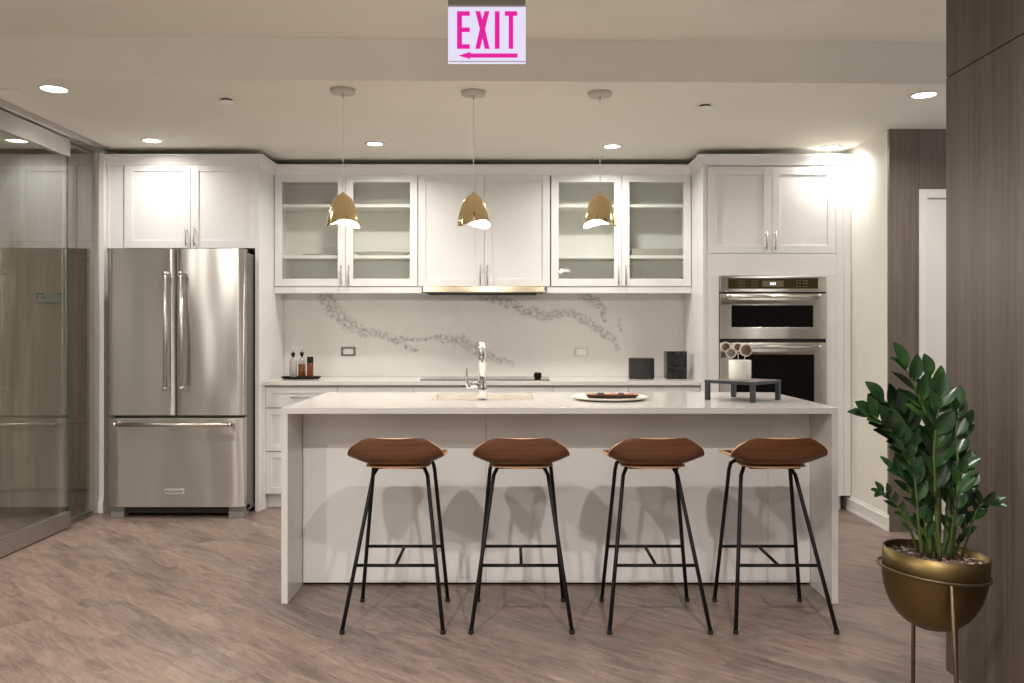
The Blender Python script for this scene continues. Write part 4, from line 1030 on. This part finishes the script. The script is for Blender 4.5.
def leaf(m, base, d, nrm, L, W, curl=.12):
    d = d.normalized(); side = d.cross(nrm).normalized(); nrm = side.cross(d).normalized()
    prof = [(0, .04), (.10, .42), (.28, .86), (.48, 1.0), (.68, .86), (.86, .48), (.96, .18), (1.0, .0)]
    rows = []
    for (t, w) in prof:
        c = base+d*(L*t)-nrm*(curl*L*t*t)
        hw = W*w/2
        if w < .001: rows.append([m.bm.verts.new(c)])
        else: rows.append([m.bm.verts.new(c-side*hw+nrm*hw*.35), m.bm.verts.new(c-side*hw*.5+nrm*hw*.12), m.bm.verts.new(c), m.bm.verts.new(c+side*hw*.5+nrm*hw*.12), m.bm.verts.new(c+side*hw+nrm*hw*.35)])
    for a, b in zip(rows, rows[1:]):
        for i in range(4):
            f = m.bm.faces.new((a[i], a[i+1], b[i+1], b[i])) if len(b) > 1 else m.bm.faces.new((a[i], a[i+1], b[0])); f.smooth = True
def bez(pts, t):
    # Catmull-Rom through pts
    n = len(pts)-1; s = min(t*n, n-1e-6); i = int(s); f = s-i
    p0 = pts[max(i-1, 0)]; p1 = pts[i]; p2 = pts[i+1]; p3 = pts[min(i+2, n)]
    return .5*((2*p1)+(p2-p0)*f+(2*p0-5*p1+4*p2-p3)*f*f+(3*p1-p0-3*p2+p3)*f**3)
def stalk(px, r0, leafs, L, W, t0=.3, seed=0):
    """px: [(u,v,dy)] pixel way points with depth offset"""
    rnd = random.Random(seed)
    pts = [P(u, v, yP+dy) for (u, v, dy) in px]
    K = 18; cs = [bez(pts, k/K) for k in range(K+1)]
    m = MB(); m.tube(cs, [r0*(1-.62*k/K) for k in range(K+1)], 8)
    s = fin('stalk', m, M['stem'], pl)
    m = MB()
    for k in range(leafs):
        t = t0+(1-t0)*k/(leafs-1); p = bez(pts, min(t, .999)); d = (bez(pts, min(t+.02, 1))-bez(pts, max(t-.03, 0))).normalized()
        up = Vector((0, 0, 1)); view = Vector((0, -1, 0))
        side = d.cross(view).normalized()*(1 if k % 2 else -1)
        sc = 1.0-.30*abs(t-.6)/.6
        if k == leafs-1: ld = d
        else: ld = (d*1.1+side*.62+view*rnd.uniform(-.35, .65)+up*.15)
        nr = (view*.75+up*.6-side*.2+Vector((rnd.uniform(-.3, .3), 0, rnd.uniform(-.2, .3))))
        leaf(m, p, ld, nr, L*sc*rnd.uniform(.85, 1.1), 1.12*W*sc*rnd.uniform(.9, 1.1), rnd.uniform(-.02, .18))
    fin('leaves', m, M['leaf'], s)
stalk([(937, 556, 0), (939, 500, .0), (936, 440, .0), (924, 410, .0), (907, 368, -.01)], .0085, 16, .100, .042, .25, 1)
stalk([(930, 556, -.03), (926, 500, -.05), (905, 452, -.08), (892, 432, -.10), (870, 414, -.12)], .007, 18, .086, .040, .22, 2)
stalk([(924, 552, .04), (920, 490, .05), (910, 440, .05), (902, 420, .05), (884, 400, .05)], .007, 14, .088, .042, .30, 3)
stalk([(946, 556, .02), (950, 500, .05), (948, 450, .06), (942, 415, .05), (931, 376, .04)], .007, 16, .092, .038, .25, 4)
stalk([(951, 558, -.01), (956, 515, -.02), (958, 470, .0), (956, 435, .02), (958, 408, .03)], .006, 14, .080, .036, .15, 5)
stalk([(940, 560, -.05), (936, 510, -.07), (934, 460, -.08), (936, 425, -.09), (940, 398, -.09)], .0065, 14, .092, .044, .30, 6)
stalk([(918, 552, -.04), (910, 530, -.06), (900, 510, -.07), (888, 495, -.08), (880, 492, -.09)], .004, 12, .046, .018, .25, 7)
stalk([(962, 556, .0), (970, 530, -.01), (976, 512, -.02), (981, 505, -.03), (989, 502, -.04)], .004, 9, .056, .026, .30, 8)
stalk([(922, 556, -.06), (918, 520, -.08), (916, 490, -.09), (912, 470, -.10), (902, 452, -.11)], .005, 12, .066, .030, .18, 9)
stalk([(948, 556, -.05), (953, 525, -.07), (956, 500, -.08), (960, 480, -.08), (966, 464, -.07)], .005, 11, .062, .030, .15, 10)
stalk([(928, 556, .0), (922, 520, .02), (912, 495, .03), (905, 480, .03), (895, 470, .04)], .0045, 11, .064, .022, .2, 11)
stalk([(944, 558, .05), (946, 520, .08), (950, 480, .09), (956, 450, .08), (966, 425, .06)], .005, 12, .072, .032, .2, 12)
stalk([(934, 556, .05), (931, 510, .08), (928, 470, .09), (926, 440, .09), (930, 412, .08)], .0055, 13, .076, .038, .2, 13)
stalk([(930, 558, -.02), (926, 535, -.04), (924, 515, -.05), (926, 490, -.06), (930, 468, -.06)], .005, 11, .062, .030, .15, 14)
stalk([(952, 558, .02), (960, 540, .01), (966, 520, .0), (965, 500, .0), (972, 486, .0)], .0045, 10, .058, .028, .2, 15)

for nm_ in ('pot', 'bark_mulch'):
    me_ = bpy.data.objects[nm_].data
    for v in me_.vertices: v.co = Matrix.Rotation(math.radians(4), 3, 'Y') @ v.co - Vector((.008, 0, 0))
# ------------------------------------------------------------------ world, camera, colour
w = bpy.data.worlds.new('ambient_room_light'); bpy.context.scene.world = w; w.use_nodes = True
bg = w.node_tree.nodes['Background']; bg.inputs[1].default_value = .74
wn = w.node_tree; wtc = wn.nodes.new('ShaderNodeTexCoord'); wsp = wn.nodes.new('ShaderNodeSeparateXYZ'); wn.links.new(wtc.outputs['Generated'], wsp.inputs[0])
wc = lambda k: (k*1.0, k*.97, k*.93)
wr = ramp(wn, math_(wn, 'ADD', math_(wn, 'MULTIPLY', wsp.outputs['Z'], .5), .5), [(.42, wc(1.0)), (.47, wc(.5)), (.492, wc(.10)), (.53, wc(.10)), (.60, wc(.7))])
wn.links.new(wr, bg.inputs[0])
cam = bpy.data.cameras.new('camera'); co = bpy.data.objects.new('camera', cam); COL.objects.link(co)
cam.sensor_width = 36; cam.lens = F/1024*36; cam.shift_y = -(341.5-CY)/1024; cam.clip_start = .05
co.location = (0, 0, CAMZ); co.rotation_euler = (math.pi/2, 0, 0)
sc = bpy.context.scene; sc.camera = co
sc.view_settings.view_transform = 'Standard'; sc.view_settings.look = 'None'; sc.view_settings.gamma = 1; sc.view_settings.use_curve_mapping = False
sc.view_settings.exposure = 1.1
